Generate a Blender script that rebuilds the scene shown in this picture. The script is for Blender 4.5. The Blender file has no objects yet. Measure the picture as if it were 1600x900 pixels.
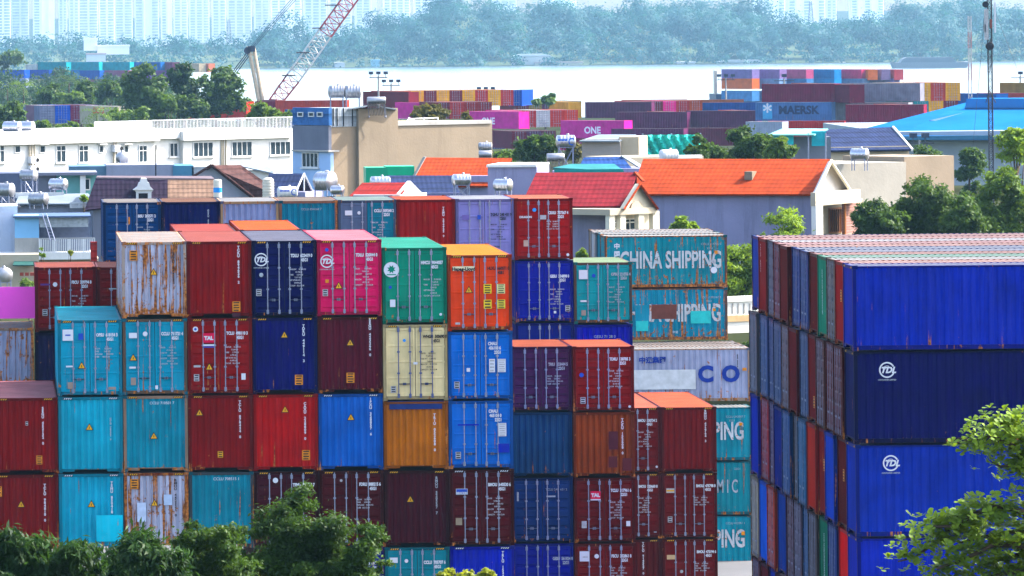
import bpy, bmesh, math, random
import numpy as np
from mathutils import Vector, Matrix

random.seed(7)
RNG = np.random.default_rng(7)
SC = bpy.context.scene
COL = SC.collection
R = math.radians

# ------------------------------------------------------------ camera, sky, sun, exposure
FPX, XV, YH, ROLL, CAMZ = 10794.0, -16.0, 10.0, 0.0096, 27.0     # focal length and principal point in 1600 px units
cam_d = bpy.data.cameras.new("camera")
cam = bpy.data.objects.new("camera", cam_d)
COL.objects.link(cam)
cam_d.sensor_width = 36.0
cam_d.lens = 36.0 * FPX / 1600.0
cam_d.shift_x = (800.0 - XV) / 1600.0
cam_d.shift_y = -(450.0 - YH) / 1600.0
cam_d.clip_start, cam_d.clip_end = 1.0, 30000.0
cam.matrix_world = Matrix.Translation((0, 0, CAMZ)) @ Matrix.Rotation(R(90), 4, 'X') @ Matrix.Rotation(-ROLL, 4, 'Z')
SC.camera = cam

SUN_EL, SUN_AZ = 44.0, 74.0          # azimuth measured from +Y (away from the camera) towards +X
world = bpy.data.worlds.new("World")
SC.world = world
world.use_nodes = True
wn = world.node_tree.nodes
sky = wn.new("ShaderNodeTexSky")
sky.sky_type = 'NISHITA'
sky.sun_disc = False
sky.sun_elevation = R(SUN_EL)
sky.sun_rotation = R(SUN_AZ)
sky.dust_density = 3.5
sky.ozone_density = 0.8
wn["Background"].inputs[1].default_value = 0.15
world.node_tree.links.new(sky.outputs[0], wn["Background"].inputs[0])
sun_d = bpy.data.lights.new("sun", 'SUN')
sun_d.energy = 3.0
sun_d.angle = R(0.5)
sun_d.color = (1.0, 0.95, 0.87)
sun = bpy.data.objects.new("sun", sun_d)
COL.objects.link(sun)
sdir = Vector((math.sin(R(SUN_AZ)) * math.cos(R(SUN_EL)), math.cos(R(SUN_AZ)) * math.cos(R(SUN_EL)), math.sin(R(SUN_EL))))
sun.rotation_euler = (-sdir).to_track_quat('-Z', 'Y').to_euler()
sun.location = (200, 300, 200)

SC.view_settings.view_transform = 'Standard'
SC.view_settings.look = 'None'
SC.view_settings.exposure = 2.4
SC.view_settings.gamma = 1.0
SC.cycles.use_denoising = True
SC.cycles.max_bounces = 6
SC.cycles.volume_bounces = 1
SC.cycles.transparent_max_bounces = 8
SC.cycles.caustics_reflective = False
SC.cycles.caustics_refractive = False


def W(x, y, D):
    """the point at distance D that the photograph shows at pixel x, y"""
    u = (x - XV) - (y - YH) * ROLL
    v = (y - YH) + (x - XV) * ROLL
    return u * D / FPX, D, CAMZ - v * D / FPX


# ------------------------------------------------------------ helpers
def empty(name, loc, rz=0.0):
    o = bpy.data.objects.new(name, None)
    o.location = loc
    o.rotation_euler = (0, 0, rz)
    o.empty_display_size = 0.2
    COL.objects.link(o)
    return o


def tag(o, label=None, cat=None, group=None, kind=None):
    if label: o["label"] = label
    if cat: o["category"] = cat
    if group: o["group"] = group
    if kind: o["kind"] = kind
    return o


def place(name, me, mats, parent=None, loc=(0, 0, 0), rot=(0, 0, 0)):
    o = bpy.data.objects.new(name, me)
    if not isinstance(mats, (list, tuple)): mats = [mats]
    while len(me.materials) < len(mats): me.materials.append(None)
    for i, m in enumerate(mats):
        o.material_slots[i].link = 'OBJECT'
        o.material_slots[i].material = m
    o.location = loc
    o.rotation_euler = rot
    if parent: o.parent = parent
    COL.objects.link(o)
    return o


class MB:
    """collects faces for one mesh"""
    def __init__(s): s.v, s.f, s.m = [], [], []
    def face(s, pts, mi=0):
        n = len(s.v); s.v += [tuple(p) for p in pts]; s.f.append(tuple(range(n, n + len(pts)))); s.m.append(mi)
    def box(s, x0, x1, y0, y1, z0, z1, mi=0):
        n = len(s.v)
        s.v += [(x0, y0, z0), (x1, y0, z0), (x1, y1, z0), (x0, y1, z0), (x0, y0, z1), (x1, y0, z1), (x1, y1, z1), (x0, y1, z1)]
        for q in ((0, 3, 2, 1), (4, 5, 6, 7), (0, 1, 5, 4), (1, 2, 6, 5), (2, 3, 7, 6), (3, 0, 4, 7)):
            s.f.append(tuple(n + i for i in q)); s.m.append(mi)
    def tube(s, a, b, r, n=8, r2=None, mi=0, caps=True):
        a, b = Vector(a), Vector(b); d = (b - a).normalized()
        up = Vector((0, 0, 1)) if abs(d.z) < .9 else Vector((1, 0, 0))
        e1 = d.cross(up).normalized(); e2 = d.cross(e1)
        r2 = r if r2 is None else r2
        k = len(s.v)
        for p, rr in ((a, r), (b, r2)):
            for i in range(n):
                t = 2 * math.pi * i / n
                s.v.append(tuple(p + e1 * (rr * math.cos(t)) + e2 * (rr * math.sin(t))))
        for i in range(n):
            j = (i + 1) % n
            s.f.append((k + i, k + n + i, k + n + j, k + j)); s.m.append(mi)
        if caps:
            s.f.append(tuple(k + i for i in range(n))); s.m.append(mi)
            s.f.append(tuple(k + n + i for i in reversed(range(n)))); s.m.append(mi)
    def lathe(s, a, d, prof, n=20, mi=0):
        """profile [(along, radius)] turned about the axis d from a"""
        a, d = Vector(a), Vector(d).normalized()
        up = Vector((0, 0, 1)) if abs(d.z) < .9 else Vector((1, 0, 0))
        e1 = d.cross(up).normalized(); e2 = d.cross(e1)
        k = len(s.v)
        for t, rr in prof:
            for i in range(n):
                q = 2 * math.pi * i / n
                s.v.append(tuple(a + d * t + e1 * (rr * math.cos(q)) + e2 * (rr * math.sin(q))))
        for j in range(len(prof) - 1):
            for i in range(n):
                i2 = (i + 1) % n
                s.f.append((k + j * n + i, k + j * n + n + i, k + j * n + n + i2, k + j * n + i2)); s.m.append(mi)
    def prism(s, poly, y0, y1, mi=0):
        """poly of (x, z) pushed from depth y0 to y1; poly counter-clockwise seen from -y"""
        n = len(poly); k = len(s.v)
        s.v += [(p[0], y0, p[1]) for p in poly] + [(p[0], y1, p[1]) for p in poly]
        s.f.append(tuple(range(k, k + n))); s.m.append(mi)
        s.f.append(tuple(k + n + i for i in reversed(range(n)))); s.m.append(mi)
        for i in range(n):
            j = (i + 1) % n
            s.f.append((k + j, k + i, k + n + i, k + n + j)); s.m.append(mi)
    def slab(s, pts, th, mi=0):
        """a flat quad or polygon in space given a thickness th along its own normal, downwards"""
        P = [Vector(p) for p in pts]
        nrm = (P[1] - P[0]).cross(P[2] - P[0]).normalized()
        if nrm.z < 0: P.reverse(); nrm = -nrm
        Q = [p - nrm * th for p in P]
        n = len(P); k = len(s.v)
        s.v += [tuple(p) for p in P + Q]
        s.f.append(tuple(range(k, k + n))); s.m.append(mi)
        s.f.append(tuple(k + n + i for i in reversed(range(n)))); s.m.append(mi)
        for i in range(n):
            j = (i + 1) % n
            s.f.append((k + j, k + i, k + n + i, k + n + j)); s.m.append(mi)
    def mesh(s, name, smooth=False):
        me = bpy.data.meshes.new(name)
        me.from_pydata(s.v, [], s.f)
        me.polygons.foreach_set("material_index", s.m)
        if smooth: me.polygons.foreach_set("use_smooth", [True] * len(s.f))
        me.update()
        return me
    def put(s, name, mats, parent=None, loc=(0, 0, 0), rot=(0, 0, 0), smooth=False):
        return place(name, s.mesh(name, smooth), mats, parent, loc, rot)


# ------------------------------------------------------------ materials
MATS = {}


def new_mat(name):
    m = bpy.data.materials.new(name); m.use_nodes = True
    nt = m.node_tree
    return m, nt, nt.nodes["Principled BSDF"]


def N(nt, t, **kw):
    n = nt.nodes.new(t)
    for k, v in kw.items(): setattr(n, k, v)
    return n


def mixc(nt, fac, a, b, mode='MIX'):
    n = N(nt, "ShaderNodeMix", data_type='RGBA', blend_type=mode)
    for sock, val in ((n.inputs[0], fac), (n.inputs[6], a), (n.inputs[7], b)):
        if hasattr(val, "is_linked") or hasattr(val, "links"): nt.links.new(val, sock)
        elif isinstance(val, (int, float)): sock.default_value = val
        else: sock.default_value = (*val, 1) if len(val) == 3 else val
    return n.outputs[2]


def math_n(nt, op, a, b=None):
    n = N(nt, "ShaderNodeMath", operation=op)
    for i, val in enumerate((a, b)):
        if val is None: continue
        if hasattr(val, "links"): nt.links.new(val, n.inputs[i])
        else: n.inputs[i].default_value = val
    return n.outputs[0]


def ramp(nt, src, lo, hi):
    n = N(nt, "ShaderNodeMapRange", clamp=True)
    nt.links.new(src, n.inputs[0])
    n.inputs[1].default_value, n.inputs[2].default_value = lo, hi
    return n.outputs[0]


def coords(nt, scale=(1, 1, 1), rnd=True):
    tc = N(nt, "ShaderNodeTexCoord")
    mp = N(nt, "ShaderNodeMapping")
    mp.inputs[3].default_value = scale
    src = tc.outputs["Object"]
    if rnd:
        oi = N(nt, "ShaderNodeObjectInfo")
        mul = math_n(nt, 'MULTIPLY', oi.outputs["Random"], 97.0)
        add = N(nt, "ShaderNodeVectorMath", operation='ADD')
        nt.links.new(src, add.inputs[0]); nt.links.new(mul, add.inputs[1])
        src = add.outputs[0]
    nt.links.new(src, mp.inputs[0])
    return mp.outputs[0]


def noise(nt, vec, scale, detail=4.0, rough=.55):
    n = N(nt, "ShaderNodeTexNoise")
    n.inputs["Scale"].default_value = scale
    n.inputs["Detail"].default_value = detail
    n.inputs["Roughness"].default_value = rough
    nt.links.new(vec, n.inputs["Vector"])
    return n.outputs["Fac"]


def paint(rgb, rust=.1, rough=.5, key=None, grime=.3):
    """weathered container paint: fading, grime streaks, rust that runs down"""
    k = ("paint", tuple(round(c, 3) for c in rgb), rust, rough, grime)
    if k in MATS: return MATS[k]
    av = sum(rgb) / 3
    rgb = tuple(max(.0005, av + (c - av) * 1.2) * .74 for c in rgb) if key is None else tuple(.36 * c ** 1.3 for c in rgb)
    rgb = tuple(max(.0006, c - l) for c, l in zip(rgb, (.002, .006, .008)))
    m, nt, b = new_mat(key or "container_paint")
    c1 = coords(nt)
    cs = coords(nt, (5.0, 5.0, .45))
    fade = ramp(nt, noise(nt, c1, .9, 5), .3, .75)
    lum = sum(rgb) / 3
    pale = tuple(c * .88 + .12 * (lum * .7 + .05) for c in rgb)
    dark = tuple(c * .60 for c in rgb)
    col = mixc(nt, fade, dark, rgb)
    streak = ramp(nt, noise(nt, cs, 1.0, 5, .6), .47, .78)
    col = mixc(nt, math_n(nt, 'MULTIPLY', streak, grime + .25), col, pale)
    dirt = ramp(nt, noise(nt, cs, 1.7, 6, .65), .52, .85)
    col = mixc(nt, math_n(nt, 'MULTIPLY', dirt, grime), col, tuple(c * .3 + .008 for c in rgb))
    spots = noise(nt, c1, 3.2, 8, .7)
    runs = noise(nt, coords(nt, (5.2, 5.2, .26)), 1.3, 7, .64)
    sx = N(nt, "ShaderNodeSeparateXYZ"); nt.links.new(N(nt, "ShaderNodeTexCoord").outputs["Object"], sx.inputs[0])
    low = math_n(nt, 'MULTIPLY', ramp(nt, sx.outputs[2], .75, .12), .05 + .06 * rust)
    spots = math_n(nt, 'ADD', spots, low); runs = math_n(nt, 'ADD', runs, math_n(nt, 'MULTIPLY', low, .8))
    r_all = math_n(nt, 'MAXIMUM', ramp(nt, spots, .70 - rust * .19, .74 - rust * .18), ramp(nt, runs, .685 - rust * .235, .715 - rust * .225))
    rustc = mixc(nt, ramp(nt, noise(nt, c1, 9, 6), .35, .65), (.09, .024, .009), (.42, .15, .03))
    col = mixc(nt, r_all, col, rustc)
    nt.links.new(col, b.inputs["Base Color"])
    rr = math_n(nt, 'ADD', math_n(nt, 'MULTIPLY', r_all, .4), rough)
    nt.links.new(rr, b.inputs["Roughness"])
    b.inputs["Specular IOR Level"].default_value = .03
    bp = N(nt, "ShaderNodeBump"); bp.inputs["Strength"].default_value = .3; bp.inputs["Distance"].default_value = .03
    nt.links.new(noise(nt, c1, 1.9, 3), bp.inputs["Height"]); nt.links.new(bp.outputs[0], b.inputs["Normal"])
    MATS[k] = m
    return m


def plain(name, rgb, rough=.6, metal=0.0, var=.15, scale=3.0, spec=.12):
    k = (name, tuple(rgb), rough, metal)
    if k in MATS: return MATS[k]
    m, nt, b = new_mat(name)
    f = noise(nt, coords(nt), scale, 5, .6)
    nt.links.new(mixc(nt, ramp(nt, f, .3, .7), tuple(c * .7 * (1 - var) for c in rgb), tuple(min(1, c * .7 * (1 + var)) for c in rgb)), b.inputs["Base Color"])
    b.inputs["Roughness"].default_value = rough
    b.inputs["Metallic"].default_value = metal
    b.inputs["Specular IOR Level"].default_value = spec
    MATS[k] = m
    return m


def plaster(name, rgb, stain=.4, rough=.85):
    """rendered wall with rain streaks from the top and blotches"""
    k = ("plaster", name, tuple(rgb))
    if k in MATS: return MATS[k]
    rgb = tuple(c * .85 for c in rgb)
    m, nt, b = new_mat(name)
    c1 = coords(nt)
    blot = ramp(nt, noise(nt, c1, .35, 6, .62), .32, .7)
    col = mixc(nt, blot, tuple(c * .80 for c in rgb), rgb)
    st = ramp(nt, noise(nt, coords(nt, (1.6, 1.6, .16)), 1.0, 7, .7), .5, .8)
    col = mixc(nt, math_n(nt, 'MULTIPLY', st, stain), col, tuple(c * .35 for c in rgb))
    nt.links.new(col, b.inputs["Base Color"])
    b.inputs["Roughness"].default_value = rough
    b.inputs["Specular IOR Level"].default_value = .2
    bp = N(nt, "ShaderNodeBump"); bp.inputs["Strength"].default_value = .25; bp.inputs["Distance"].default_value = .05
    nt.links.new(noise(nt, c1, 6, 4), bp.inputs["Height"]); nt.links.new(bp.outputs[0], b.inputs["Normal"])
    MATS[k] = m
    return m


def tiles(name, rgb, course=.33, axis='Z', strength=.85, vertical=False):
    """roof covering in courses: bump and thin lines where the courses lap"""
    k = ("tiles", name, tuple(rgb))
    if k in MATS: return MATS[k]
    rgb = tuple(c * .5 for c in rgb)
    m, nt, b = new_mat(name)
    tc = N(nt, "ShaderNodeTexCoord")
    sep = N(nt, "ShaderNodeSeparateXYZ"); nt.links.new(tc.outputs["Object"], sep.inputs[0])
    src = sep.outputs['XYZ'.index(axis)]
    saw = math_n(nt, 'FRACT', math_n(nt, 'MULTIPLY', src, 1.0 / course))
    line = ramp(nt, saw, .62, .95)
    sawx = math_n(nt, 'FRACT', math_n(nt, 'MULTIPLY', sep.outputs[0], 1.0 / .3))
    pan = math_n(nt, 'ABSOLUTE', math_n(nt, 'SUBTRACT', sawx, .5))
    f = noise(nt, coords(nt), .8, 6, .65)
    f2 = noise(nt, coords(nt, (2.5, 2.5, 6)), 1.3, 4)
    col = mixc(nt, ramp(nt, f, .3, .7), tuple(c * .62 for c in rgb), tuple(min(1, c * 1.15) for c in rgb))
    col = mixc(nt, math_n(nt, 'MULTIPLY', ramp(nt, f2, .48, .7), .55), col, tuple(c * .45 for c in rgb))
    col = mixc(nt, math_n(nt, 'MULTIPLY', line, strength), col, tuple(c * .4 for c in rgb))
    nt.links.new(col, b.inputs["Base Color"])
    b.inputs["Roughness"].default_value = .85
    b.inputs["Specular IOR Level"].default_value = .05
    bp = N(nt, "ShaderNodeBump"); bp.inputs["Strength"].default_value = .5; bp.inputs["Distance"].default_value = .05
    nt.links.new(math_n(nt, 'ADD', math_n(nt, 'MULTIPLY', saw, -1.0), pan), bp.inputs["Height"])
    nt.links.new(bp.outputs[0], b.inputs["Normal"])
    MATS[k] = m
    return m


def leaf_mat(name, dark, light, trans=.35):
    k = ("leaf", name)
    if k in MATS: return MATS[k]
    dark, light = tuple(c * .55 for c in dark), tuple(c * .75 for c in light)
    m, nt, b = new_mat(name)
    at = N(nt, "ShaderNodeAttribute"); at.attribute_name = "shade"
    f = noise(nt, coords(nt), .7, 3)
    fac = math_n(nt, 'ADD', math_n(nt, 'MULTIPLY', at.outputs["Fac"], .65), math_n(nt, 'MULTIPLY', ramp(nt, f, .35, .65), .35))
    col = mixc(nt, fac, dark, light)
    nt.links.new(col, b.inputs["Base Color"])
    b.inputs["Roughness"].default_value = .55
    b.inputs["Specular IOR Level"].default_value = .12
    tr = N(nt, "ShaderNodeBsdfTranslucent")
    nt.links.new(mixc(nt, .5, col, (light[0] * 1.5, light[1] * 1.4, light[2] * .6)), tr.inputs[0])
    mx = N(nt, "ShaderNodeMixShader"); mx.inputs[0].default_value = trans
    nt.links.new(b.outputs[0], mx.inputs[1]); nt.links.new(tr.outputs[0], mx.inputs[2])
    nt.links.new(mx.outputs[0], nt.nodes["Material Output"].inputs[0])
    MATS[k] = m
    return m


M_STEEL = plain("galvanised_steel", (.26, .29, .40), .4, .35, .2, 8)
M_TANK = plain("stainless_steel", (.58, .58, .64), .28, .9, .1, 2)
M_TANKDULL = plain("dull_stainless_steel", (.42, .42, .45), .4, .8, .15, 3)
M_BLACK = plain("dark_rubber", (.012, .012, .015), .7)
M_WHITE = plain("white_lettering", (.72, .74, .8), .6, 0, .03)
M_WORN = plain("worn_white_lettering", (.38, .42, .46), .7, 0, .3, 14)
M_INK = plain("black_lettering", (.02, .02, .025), .6)
M_YEL = plain("yellow_sticker", (.85, .42, .01), .5, 0, .12, 9)
M_ORA = plain("orange_plate", (.75, .26, .01), .6, 0, .3, 7)
M_GREY = plain("grey_sticker", (.45, .45, .47), .6, 0, .25, 14)
M_BLUE = plain("blue_sticker", (.01, .07, .5), .5)
M_LBLUE = plain("pale_blue_sticker", (.02, .3, .8), .5)
M_REDS = plain("red_sticker", (.75, .0, .06), .5)
M_TRUNK = plain("bark", (.09, .065, .045), .9, 0, .4, 6)
M_GLASS = plain("window_glass", (.03, .05, .07), .08, 0, .3, 1.0, .8)
M_FRAMEW = plain("white_window_frame", (.75, .75, .74), .5, 0, .05)
M_RAIL = plain("white_railing_paint", (.75, .76, .78), .5, 0, .08)
M_CONC = plaster("bare_concrete", (.42, .40, .37), .5)

# ------------------------------------------------------------ shipping containers
CW = 2.438
L20, L40 = 6.058, 12.192
HSTD, HHC = 2.591, 2.896
_cache = {}


def cached(key, fn):
    if key not in _cache: _cache[key] = fn()
    return _cache[key]


def m_frame(L, H, tunnel=False):
    b = MB(); w = CW / 2; p = .11
    for sx in (-1, 1):
        x0, x1 = (-w, -w + p) if sx < 0 else (w - p, w)
        b.box(x0, x1, 0, p, .12, H - .12); b.box(x0, x1, L - p, L, .12, H - .12)          # posts
        xr0, xr1 = (-w + .008, -w + .07) if sx < 0 else (w - .07, w - .008)
        b.box(xr0, xr1, p, L - p, .03, .17); b.box(xr0, xr1, p, L - p, H - .085, H - .025)    # rails
        for y0, y1 in ((-.012, .165), (L - .165, L + .012)):
            for z0, z1 in ((0, .118), (H - .118, H)):
                cx0, cx1 = (-w - .012, -w + .155) if sx < 0 else (w - .155, w + .012)
                b.box(cx0, cx1, y0, y1, z0, z1, 1)                                         # corner castings
    if tunnel:                                                                             # sill broken by the gooseneck tunnel
        for sg in (-1, 1):
            xa_, xb_ = sorted((sg * (w - .155), sg * .62)); b.box(xa_, xb_, .012, .10, .05, .16)
            b.prism([(p_[0] * sg, p_[1]) for p_ in ([(.62, .05), (.74, .05), (.62, .155)] if sg > 0 else [(.62, .155), (.74, .05), (.62, .05)])], .006, .1)
        b.box(-.62, .62, .012, .10, .128, .16)
    else:
        b.box(-w + .155, w - .155, .012, .10, .05, .16)                                    # sill
    b.box(-w + .155, w - .155, .012, .10, H - .125, H - .022)                              # header
    b.box(-w + .155, w - .155, L - .10, L - .012, .05, .16); b.box(-w + .155, w - .155, L - .10, L - .012, H - .125, H - .022)
    b.box(-w + .07, w - .07, .10, L - .10, .12, .16, 1)                                    # floor
    return b.mesh("frame")


def wave(n, depth, span, start=0.0, flat=.36):
    """trapezoid corrugation: list of (position, depth)"""
    out = []; per = span / n
    for i in range(n):
        t = start + i * per
        out += [(t + per * .02, 0), (t + per * flat, 0), (t + per * .5, depth), (t + per * (.5 + flat - .02), depth)]
    out.append((start + span, 0))
    return out


def m_side(L, H):
    b = MB(); n = int(round((L - .24) / .278))
    pr = wave(n, .036, L - .24, .12)
    z0, z1 = .165, H - .08
    for (a, d), (c, e) in zip(pr, pr[1:]):
        b.face([(-d, a, z0), (-e, c, z0), (-e, c, z1), (-d, a, z1)])
    return b.mesh("side_panel")


def m_roof(L, H):
    b = MB(); n = int(round((L - .3) / .21)); w = CW / 2 - .05
    pr = wave(n, .022, L - .3, .15)
    for (a, d), (c, e) in zip(pr, pr[1:]):
        b.face([(-w, a, H - .028 - d), (w, a, H - .028 - d), (w, c, H - .028 - e), (-w, c, H - .028 - e)])
    b.face([(-w, 0.03, H - .028), (w, 0.03, H - .028), (w, .154, H - .028), (-w, .154, H - .028)])
    b.face([(-w, L - .15, H - .028), (w, L - .15, H - .028), (w, L - .03, H - .028), (-w, L - .03, H - .028)])
    return b.mesh("roof")


def m_end(H, n=9):
    b = MB(); w = CW / 2 - .11
    pr = wave(n, .045, 2 * w, -w)
    for (a, d), (c, e) in zip(pr, pr[1:]):
        b.face([(a, .03 + d, .16), (c, .03 + e, .16), (c, .03 + e, H - .125), (a, .03 + d, H - .125)])
    b.face([(w - .02, .03, .16), (w, .03, .16), (w, .03, H - .125), (w - .02, .03, H - .125)])
    return b.mesh("end_wall")


def m_back(L, H):
    b = MB(); w = CW / 2 - .11
    b.box(-w, w, L - .06, L - .03, .16, H - .125)
    return b.mesh("rear_wall")


def m_door(H, side, ribs):
    """one door leaf: flat border and horizontal pressed ribs; hinges on the outer edge"""
    b = MB(); w = CW / 2 - .11
    x0, x1 = (-w + .008, -.012) if side < 0 else (.012, w - .008)
    z0, z1 = .168, H - .132
    b.box(x0, x1, .068, .085, z0, z1)
    fx = .075
    b.box(x0, x0 + fx, 0.03, .068, z0, z1); b.box(x1 - fx, x1, 0.03, .068, z0, z1)
    b.box(x0 + fx, x1 - fx, 0.03, .068, z0, z0 + .08); b.box(x0 + fx, x1 - fx, 0.03, .068, z1 - .08, z1)
    hh = (z1 - z0 - .16) / ribs
    a, c = x0 + fx, x1 - fx
    for i in range(ribs):
        s = z0 + .08 + i * hh
        zs = [(s, .066), (s + hh * .16, .066), (s + hh * .26, .026), (s + hh * .80, .026), (s + hh * .92, .066), (s + hh, .066)] if ribs > 4 else \
             [(s, .034), (s + .03, .034), (s + .045, .05), (s + hh - .035, .05), (s + hh - .02, .034), (s + hh, .034)]
        for (p, d), (q, e) in zip(zs, zs[1:]):
            b.face([(a, d, p), (c, d, p), (c, e, q), (a, e, q)])
    xo = x0 - .03 if side < 0 else x1 - .02
    for k in range(4 if H < 2.7 else 5):
        zc = z0 + .14 + k * (z1 - z0 - .28) / (3 if H < 2.7 else 4)
        b.box(xo, xo + .05, .005, .05, zc - .04, zc + .04)
    return b.mesh("door")


def m_rod(H, hand, hz=.0):
    """vertical lock rod with its cams, brackets and handle"""
    b = MB()
    z0, z1 = .10, H - .075
    b.tube((0, 0, z0), (0, 0, z1), .021, 6)
    for z in (z0 + .09, z1 - .14): b.box(-.045, .045, -.022, .022, z - .075, z + .075)
    for z in (H * .36, H * .64): b.box(-.05, .05, -.01, .03, z - .03, z + .03)
    hzv = .22 * H + hz
    b.box(min(0, hand * .42), max(0, hand * .42), -.03, -.012, hzv - .016, hzv + .016)
    b.box(hand * .2 - .045, hand * .2 + .045, -.036, .0, hzv - .045, hzv + .045)
    return b.mesh("lock_rod")


def m_stripe():
    b = MB()
    b.box(0, .34, -.004, 0, 0, .062, 1)
    for i in range(4):
        x = .015 + i * .08
        b.prism([(x, .006), (x + .04, .006), (x + .075, .056), (x + .035, .056)], -.007, -.0045, 0)
    return b.mesh("hazard_stripe")


def m_tri():
    b = MB()
    b.prism([(-.15, 0), (.15, 0), (0, .27)], -.004, 0, 1)
    b.prism([(-.115, .02), (.115, .02), (0, .226)], -.007, -.0045, 0)
    b.box(-.014, .014, -.009, -.0072, .055, .14, 1)
    return b.mesh("warning_triangle")


def m_plate(w, h, lines=0):
    b = MB(); b.box(-w / 2, w / 2, -.004, 0, -h / 2, h / 2, 0)
    for i in range(lines):
        z = h / 2 - (i + .5) * h / lines
        b.box(-w * .36, w * (.3 if i % 2 else .38), -.007, -.0045, z - h * .12 / lines * 2, z + h * .12 / lines * 2, 1)
    return b.mesh("sticker")


def m_disc(r, n=24):
    b = MB(); b.lathe((0, 0, 0), (0, -1, 0), [(0, 0.0001), (0, r), (.004, r), (.004, .0001)], n)
    return b.mesh("round_sticker")


def text_mesh(s, size, align='LEFT', line=1.0, bold=0.0, shear=0.0, space=1.0, xs=1.0):
    def make():
        cu = bpy.data.curves.new("lettering", 'FONT')
        cu.body = s; cu.size = size; cu.align_x = align; cu.space_line = line; cu.offset = bold; cu.shear = shear; cu.space_character = space
        cu.resolution_u = 3
        o = bpy.data.objects.new("lettering", cu)
        me = bpy.data.meshes.new_from_object(o)
        bpy.data.objects.remove(o); bpy.data.curves.remove(cu)
        me.materials.clear()
        if xs != 1.0:
            for v in me.vertices: v.co.x *= xs
        return me
    return cached(("text", s, size, align, line, bold, shear, space, xs), make)


def m_tdl():
    """ring with a gap, globe lines and a leaning three letter mark"""
    b = MB(); n = 40
    def arc(r0, r1, a0, a1, d):
        for i in range(n):
            t0, t1 = a0 + (a1 - a0) * i / n, a0 + (a1 - a0) * (i + 1) / n
            b.face([(r0 * math.cos(t0), d, r0 * math.sin(t0)), (r1 * math.cos(t0), d, r1 * math.sin(t0)), (r1 * math.cos(t1), d, r1 * math.sin(t1)), (r0 * math.cos(t1), d, r0 * math.sin(t1))])
    arc(.205, .25, R(28), R(338), 0)
    arc(.12, .135, R(60), R(170), -.001)
    arc(.06, .072, R(60), R(170), -.001)
    t = text_mesh("TDL", .26, 'CENTER', bold=.012, shear=.3)
    k = len(b.v)
    vs = [(v.co.x + .03, -.002, v.co.y - .09) for v in t.vertices]
    b.v += vs
    for p in t.polygons: b.f.append(tuple(k + i for i in p.vertices)); b.m.append(0)
    return b.mesh("ring_logo")


def m_lotus(r):
    b = MB()
    b.lathe((0, 0, 0), (0, -1, 0), [(0, .0001), (0, r), (.003, r), (.003, .0001)], 28, 0)
    for i in range(8):
        t = math.pi * i / 4 + R(22.5); c, s = math.cos(t), math.sin(t)
        P = [(0, 0), (.28 * r, .14 * r), (.6 * r, 0), (.28 * r, -.14 * r)]
        pts = [(p * c - q * s, p * s + q * c + .06 * r) for p, q in P]
        b.face([(x, -.005, z) for x, z in pts], 1)
    b.box(-.62 * r, .62 * r, -.006, -.0035, -.72 * r, -.58 * r, 1)
    return b.mesh("round_logo")


def faded(c, k=.35):
    l = sum(c) / 3
    return tuple(x * (1 - k) + k * (.25 + .5 * l) for x in c)


HZ = {"y": (M_YEL, M_BLACK), "w": (M_WHITE, M_BLACK)}
GALV = M_STEEL


def container(loc, rz, L, H, rgb, front, label, group=None, rust=.12, decals=(), side_decals=(), roof=None, stripes=None, lod=2,
              ribs=None, door_rgb=None, frame_rgb=None, grime=.3, name="shipping_container", rods=None, thin=1.0):
    root = empty(name, loc, rz)
    tag(root, label, "shipping container", group)
    pm = paint(rgb, rust, grime=grime)
    fm = paint(frame_rgb, min(1, rust + .12), grime=grime) if frame_rgb else paint(tuple(c * .45 for c in rgb), min(1, rust + .1), grime=grime)
    rm = paint(roof or faded(rgb), min(.9, rust * .6), .55, "container_roof_paint", .15)
    castm = paint(tuple(c * .3 + .008 for c in rgb), min(1, rust + .2))
    place("frame", cached(("frame", L, H, front), lambda: m_frame(L, H, front == "end")), [fm, castm], root)
    sm = cached(("side", L, H), lambda: m_side(L, H))
    w = CW / 2 - .012
    place("side_panel", sm, pm, root, (w, 0, 0))
    place("side_panel", cached(("sideL", L, H), lambda: flipx(sm)), pm, root, (-w, 0, 0))
    place("roof", cached(("roof", L, H), lambda: m_roof(L, H)), rm, root)
    place("rear_wall", cached(("back", L, H), lambda: m_back(L, H)), pm, root)
    fo = None
    if front == 'end':
        fo = place("end_wall", cached(("end", H), lambda: m_end(H)), pm, root)
    else:
        rb = ribs or (4 if front == 'door' else 6)
        dm = pm
        for side in (-1, 1):
            mt = paint(door_rgb, rust, grime=grime) if (door_rgb and side > 0) else dm
            d = place("door", cached(("door", H, side, rb), lambda: m_door(H, side, rb)), mt, root)
            if door_rgb and side > 0: d["label"] = "door leaf of a different colour from its twin"
            if lod >= 2:
                for x, hand in ((side * .64, -side), (side * .2, side)):
                    place("lock_rod", cached(("rod", H, hand), lambda: m_rod(H, hand)), rods or GALV, d, (x, -.005, 0)).scale = (thin, thin, 1)
        # dark gasket behind the leaves
        place("gasket", cached(("gasket", H), lambda: m_gasket(H)), M_BLACK, root)
    if stripes is None: stripes = "y" if (H > 2.7 and lod >= 2) else ""
    if stripes:
        st = cached("stripe", m_stripe)
        for x in (-CW / 2 + .19, CW / 2 - .53):
            place("hazard_stripe", st, HZ[stripes], root, (x, .008, H - .105))
    for i, dcl in enumerate(decals): decal(root, H, dcl, None, L, i * .006)
    for i, dcl in enumerate(side_decals): decal(root, H, dcl, 'side', L, i * .006)
    return root


def m_gasket(H):
    b = MB(); w = CW / 2 - .11
    b.box(-w, w, .087, .098, .16, H - .125)
    return b.mesh("gasket")


def flipx(me):
    m2 = me.copy()
    for v in m2.vertices: v.co.x = -v.co.x
    m2.flip_normals()
    return m2


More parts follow.
